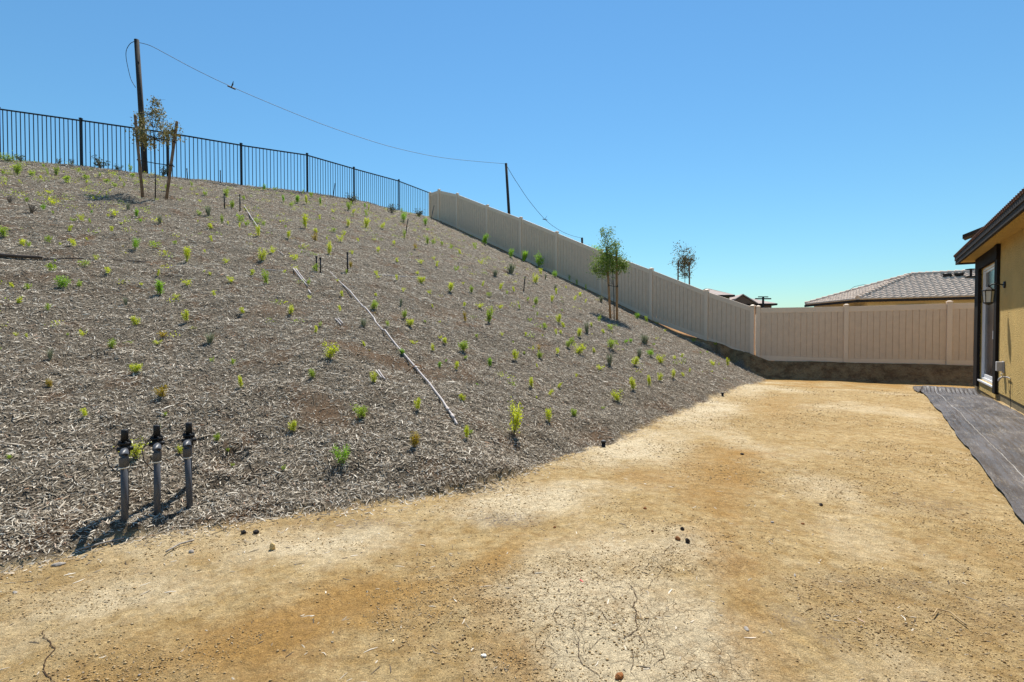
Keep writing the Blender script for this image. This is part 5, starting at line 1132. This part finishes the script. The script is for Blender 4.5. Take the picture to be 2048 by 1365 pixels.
# ---------------- stones, clods and litter ----------------
def stone(x,y,s,mt,label,cat='stone',asp=(1,1,.8),seed=0,rz=0,name='stone'):
    rg=np.random.default_rng(seed); import bmesh; bm=bmesh.new(); bmesh.ops.create_icosphere(bm,subdivisions=2,radius=1)
    sd3=[Vector(rg.normal(0,1,3)).normalized() for _ in range(9)]
    for v in bm.verts:
        c=v.co.copy(); k=1.0
        for q in sd3: dd=c.dot(q); k=min(k,.78/max(dd,.01)) if dd>.78 else k
        v.co=Vector((c.x*asp[0],c.y*asp[1],c.z*asp[2]))*k*s*(1+rg.normal(0,.05))
    me=bpy.data.meshes.new(name); bm.to_mesh(me); bm.free(); me.materials.append(M[mt]); o=link(name,me,loc=(x,y,Hs(x,y)+s*asp[2]*.45)); o.rotation_euler=(0,0,rz); return tag(o,label,cat)
SD=[(.022,'rock','pale yellow jagged rock lying below the three valve pipes',(.8,.7,1.3)),(.014,'dark','upper dark clod of the three near the cracked soil',(1,1,.9)),(.016,'rust','orange-brown clod between the two dark ones above the cracks',(1.1,1,.9)),(.016,'dark','lower right dark clod of the three near the cracked soil',(1,1,1.1)),(.013,'rust','reddish clod on the tan soil left of the pale track',(1.2,1,.7)),(.018,'dark','black spiky bit of debris in the middle of the yard',(1.3,.7,.6)),(.011,'rust','small orange stone in the middle of the yard',(1.2,1,.6)),(.016,'rust','rusty clod at the bottom edge of the cracked soil',(1.3,.9,.7)),(.018,'dark','left dark clod at the mulch edge right of the valve pipes',(1.1,1,.9)),(.020,'dark','right dark clod at the mulch edge right of the valve pipes',(1.1,1,.9)),(.009,'rust','little brown pebble just left of the three clods',(1,1,.8)),(.011,'red','small red plastic scrap on the cracked soil',(1.5,.5,.25)),(.014,'tape','crumpled white scrap at the bottom centre of the soil',(1,.6,.5)),(.012,'bark2','white splinter of wood in the right half of the soil',(.45,1.6,.4)),(.026,'bark2','grey chunk of bark beside the mulch at lower left',(.6,1.3,.4)),(.015,'bark2','small grey stone on the soil below the valve pipes',(1.2,1,.7)),(.017,'dark','dark pebble in the pale track up the yard',(1.2,1,.8)),(.010,'rust','small round brown pebble below the mulch edge',(1,1,.8)),(.011,'bark2','small pale stone right of the pale track',(1.2,1,.6)),(.012,'bark2','flat pale chip on the right of the cracked soil',(1.4,.8,.4)),(.014,'bark2','white chip near the left edge of the soil',(1.4,.6,.4))]
for i,((x,y),(s,mt,lb,asp)) in enumerate(zip(STONES,SD)): stone(x,y,s,mt,lb,'stone' if mt in('rock','rust','dark') else 'scrap',asp,40+i,rnd.uniform(0,3),name={'rock':'stone','rust':'clod','dark':'clod','bark2':'bark_piece','red':'plastic_scrap','tape':'paper_scrap'}[mt])
lay(TWIG,.003,'fallen_twig','straw','curved dry stem on the soil at lower right','twig',.5,sub=3,n=6)
lay(TWIG2,.006,'fallen_twig','bark2','long grey splinter along the mulch edge below the valve pipes','twig',.5,sub=2,n=6)
lay(TWIG3,.005,'fallen_twig','bark2','thin bent grey twig on the soil right of the valve pipes','twig',.5,sub=2,n=6)

# ---------------- plants on the slope ----------------
def blades(rg,n,spread,hmin,hmax,w,droop=.3,base=.05):
    """upright blades"""
    V=[];F=[]
    for i in range(n):
        a=rg.uniform(0,6.283); r=rg.uniform(0,base); h=rg.uniform(hmin,hmax); s=rg.uniform(.2,1)*spread; d=np.array([math.cos(a),math.sin(a),0]); sd_=np.array([-d[1],d[0],0])*w*rg.uniform(.6,1.2)
        p0=d*r; p1=p0+d*s*.35+np.array([0,0,h*.55]); p2=p0+d*s+np.array([0,0,h*(1-droop*rg.uniform(0,1))]); b=len(V)
        V+=[p0-sd_,p0+sd_,p1-sd_*.9,p1+sd_*.9,p2]; F+=[(b,b+1,b+3,b+2),(b+2,b+3,b+4,b+4)]
    return V,F
def leafy(rg,n,stems,wid,lean,leaf,tall=1.0):
    """a few wiry stems carrying many small leaflets (unit height)"""
    V=[];F=[];SV=MB()
    for k in range(stems):
        a=rg.uniform(0,6.283); r=rg.uniform(.3,1)*wid; tp=np.array([math.cos(a)*r+lean,math.sin(a)*r,rg.uniform(.6,1)*tall]); md=tp*.5+np.array([rg.normal(0,.05),rg.normal(0,.05),.06])
        SV.tube([(0,0,-.06),tuple(md),tuple(tp)],[.022,.015,.006],5)
        for j in range(n//stems):
            t=rg.uniform(.22,1.05); p=(1-t)**2*np.zeros(3)+2*t*(1-t)*md*1.0+t*t*tp; p=p+rg.normal(0,.07+.05*wid,3); p[2]=max(p[2],.03)
            u=rg.normal(0,1,3); u[2]=abs(u[2])*.6; u/=np.linalg.norm(u); v=np.cross(u,rg.normal(0,1,3)); v/=np.linalg.norm(v)+1e-6; L=leaf*rg.uniform(.6,1.3); b=len(V)
            V+=[p,p+u*L*.5+v*L*.26,p+u*L,p+u*L*.5-v*L*.26]; F.append((b,b+1,b+2,b+3))
    return V,F,SV
def mkme(name,V,F,mt):
    me=bpy.data.meshes.new(name); me.from_pydata([tuple(map(float,v)) for v in V],[],[tuple(dict.fromkeys(f)) for f in F]); me.materials.append(mt); me.update(); return me
VAR={}
rg=np.random.default_rng(21)
for k,mt,nv in (('y','leaf_y',5),('g','leaf_g',5),('b','leaf_b',4),('o','leaf_o',3)):
    VAR[k]=[]
    for i in range(nv):
        V,F,S=leafy(rg,{'y':190,'g':190,'b':260,'o':160}[k],int(rg.integers(3,6)),[.28,.55,.4,.75,.35][i],rg.normal(0,.15),.16 if k!='b' else .15)
        st=S.mesh('stem',M['twig'] if k!='b' else M['leaf_b'])
        jv=V+[Vector(v) for v in S.v]; jf=F+[tuple(a+len(V) for a in f) for f in S.f]
        VAR[k].append((mkme('foliage',V,F,M[mt]),st,mkme('seedling',V,F,M[mt])))
for k in 'ygbo':
    VAR[k+'f']=[]
    for i in range(3):
        V,F,S=leafy(rg,650,int(rg.integers(4,8)),[.28,.55,.4][i],rg.normal(0,.15),.10)
        VAR[k+'f'].append((mkme('foliage',V,F,M['leaf_'+k]),S.mesh('stem',M['twig']),None))
V,F=blades(rg,95,.42,.5,1.0,.018,.25,.10); VAR['s']=[(mkme('blades',V,F,M['leaf_s']),None,None)]
V,F=blades(rg,80,.30,.5,1.0,.016,.2,.08); VAR['s'].append((mkme('blades',V,F,M['leaf_s']),None,None))
V,F=blades(rg,150,.40,.5,1.0,.022,.35,.14); VAR['N']=[(mkme('blades',V,F,M['leaf_b']),None,None)]
for k,mt,n,wd,lf in (('T','leaf_d',260,.55,.13),('B','leaf_g',700,.9,.09),('G','leaf_y',520,.30,.07),('d','twig',0,.6,.1)):
    VAR[k]=[]
    for i in range(2 if k in 'Td' else 1):
        V,F,S=leafy(rg,n or 60,9 if k!='d' else 30,wd,0,lf); 
        if k=='d': V,F=blades(rg,70,.6,.3,.9,.008,.2,.12)
        VAR[k].append((mkme('foliage',V,F,M[mt]),S.mesh('stem',M['twig']),None))
NM={'y':'yellow_seedling','g':'green_seedling','b':'bright_weed','o':'orange_seedling','s':'grey_shrub','N':'grass_clump','T':'dark_shrub','B':'green_bush','G':'leafy_bush','d':'dry_brush'}
CT={'y':'seedling','g':'seedling','b':'weed','o':'seedling','s':'shrub','N':'grass','T':'shrub','B':'bush','G':'bush','d':'brush'}
GR={'seedling':'seedlings planted over the mulched slope','weed':'bright weeds on the mulched slope','shrub':'small shrubs on the mulched slope','brush':'dry brush on the mulched slope'}
for i,(x,y,h,k,lb) in enumerate(PL):
    z=Hs(x,y)-.005; r=math.hypot(x,y); hp=h*1024/r; kv=k+'f' if (k in 'ygbo' and hp>=12) else k; fo,st,one=VAR[kv][rnd.randrange(len(VAR[kv]))]
    h2=h*(1.22 if k in 'yg' else 1.05); wd=h2*({'y':.85,'g':.9,'b':1.0,'o':.95}.get(k,1.0))*rnd.uniform(.75,1.6)*(.62 if h>.17 and k in 'ygbo' else 1)*(.6 if k=='b' and h>.1 and r<6 else 1)
    if k=='B': wd=h2*1.5
    if one is not None and hp<15:
        o=link(NM[k],one,loc=(x,y,z))
    else:
        o=empty(NM[k],(x,y,z)); link('blades' if k in 'sN' else 'foliage',fo,o)
        if st: link('stem',st,o)
    o.rotation_euler=(rnd.gauss(0,.08),rnd.gauss(0,.08),rnd.uniform(0,6.28)); o.scale=(wd,wd,h2); tag(o,lb,CT[k],GR.get(CT[k]))
# countless tiny sprouts over the slope
N=4200; r=np.exp(rng.uniform(math.log(6.5),math.log(31),N)); a=rng.uniform(R(-46),R(24),N); X=r*np.sin(a); Y=r*np.cos(a)
d_,s_,_=poly(TOE,X,Y); dr_,sr_,_=poly(RIDGE,X,Y); _,fs_,_=poly([FENC,FENE],X,Y)
top=np.clip(1.6-dr_/7,0.05,1); k=(s_>.6)&(sr_<0)&(fs_>.1)&(rng.uniform(0,1,N)<top*np.clip(.5+1.6*fbm(X,Y,.6,81),0,1)); X,Y=X[k],Y[k]; Z=H(X,Y); VV=[]
for x,y,z in zip(X,Y,Z):
    s=rng.uniform(.03,.09); q=24; c=rng.normal(0,1,(q,3))*np.array([s*.7,s*.7,s*.35])+np.array([x,y,z+s*.5]); u=rng.normal(0,1,(q,3)); u/=np.linalg.norm(u,axis=1,keepdims=True); v=np.cross(u,rng.normal(0,1,(q,3))); v/=np.linalg.norm(v,axis=1,keepdims=True)+1e-6; L=s*.20
    VV.append(np.stack([c,c+u*L+v*L*.5,c+u*L*2,c+u*L-v*L*.5],1).reshape(-1,3))
VV=np.concatenate(VV); Fq=np.arange(len(VV)).reshape(-1,4); smi=np.repeat(rng.choice([0,1],len(Fq)//24,p=[.45,.55]),24)
tag(link('tiny_sprouts',npmesh('tiny_sprouts',VV,Fq,[M['leaf_g'],M['leaf_y']],mi=smi)),'countless tiny green sprouts speckling the upper mulched slope','sprouts',kind='stuff')
print('objects',len(bpy.data.objects),'verts',sum(len(m.vertices) for m in bpy.data.meshes))
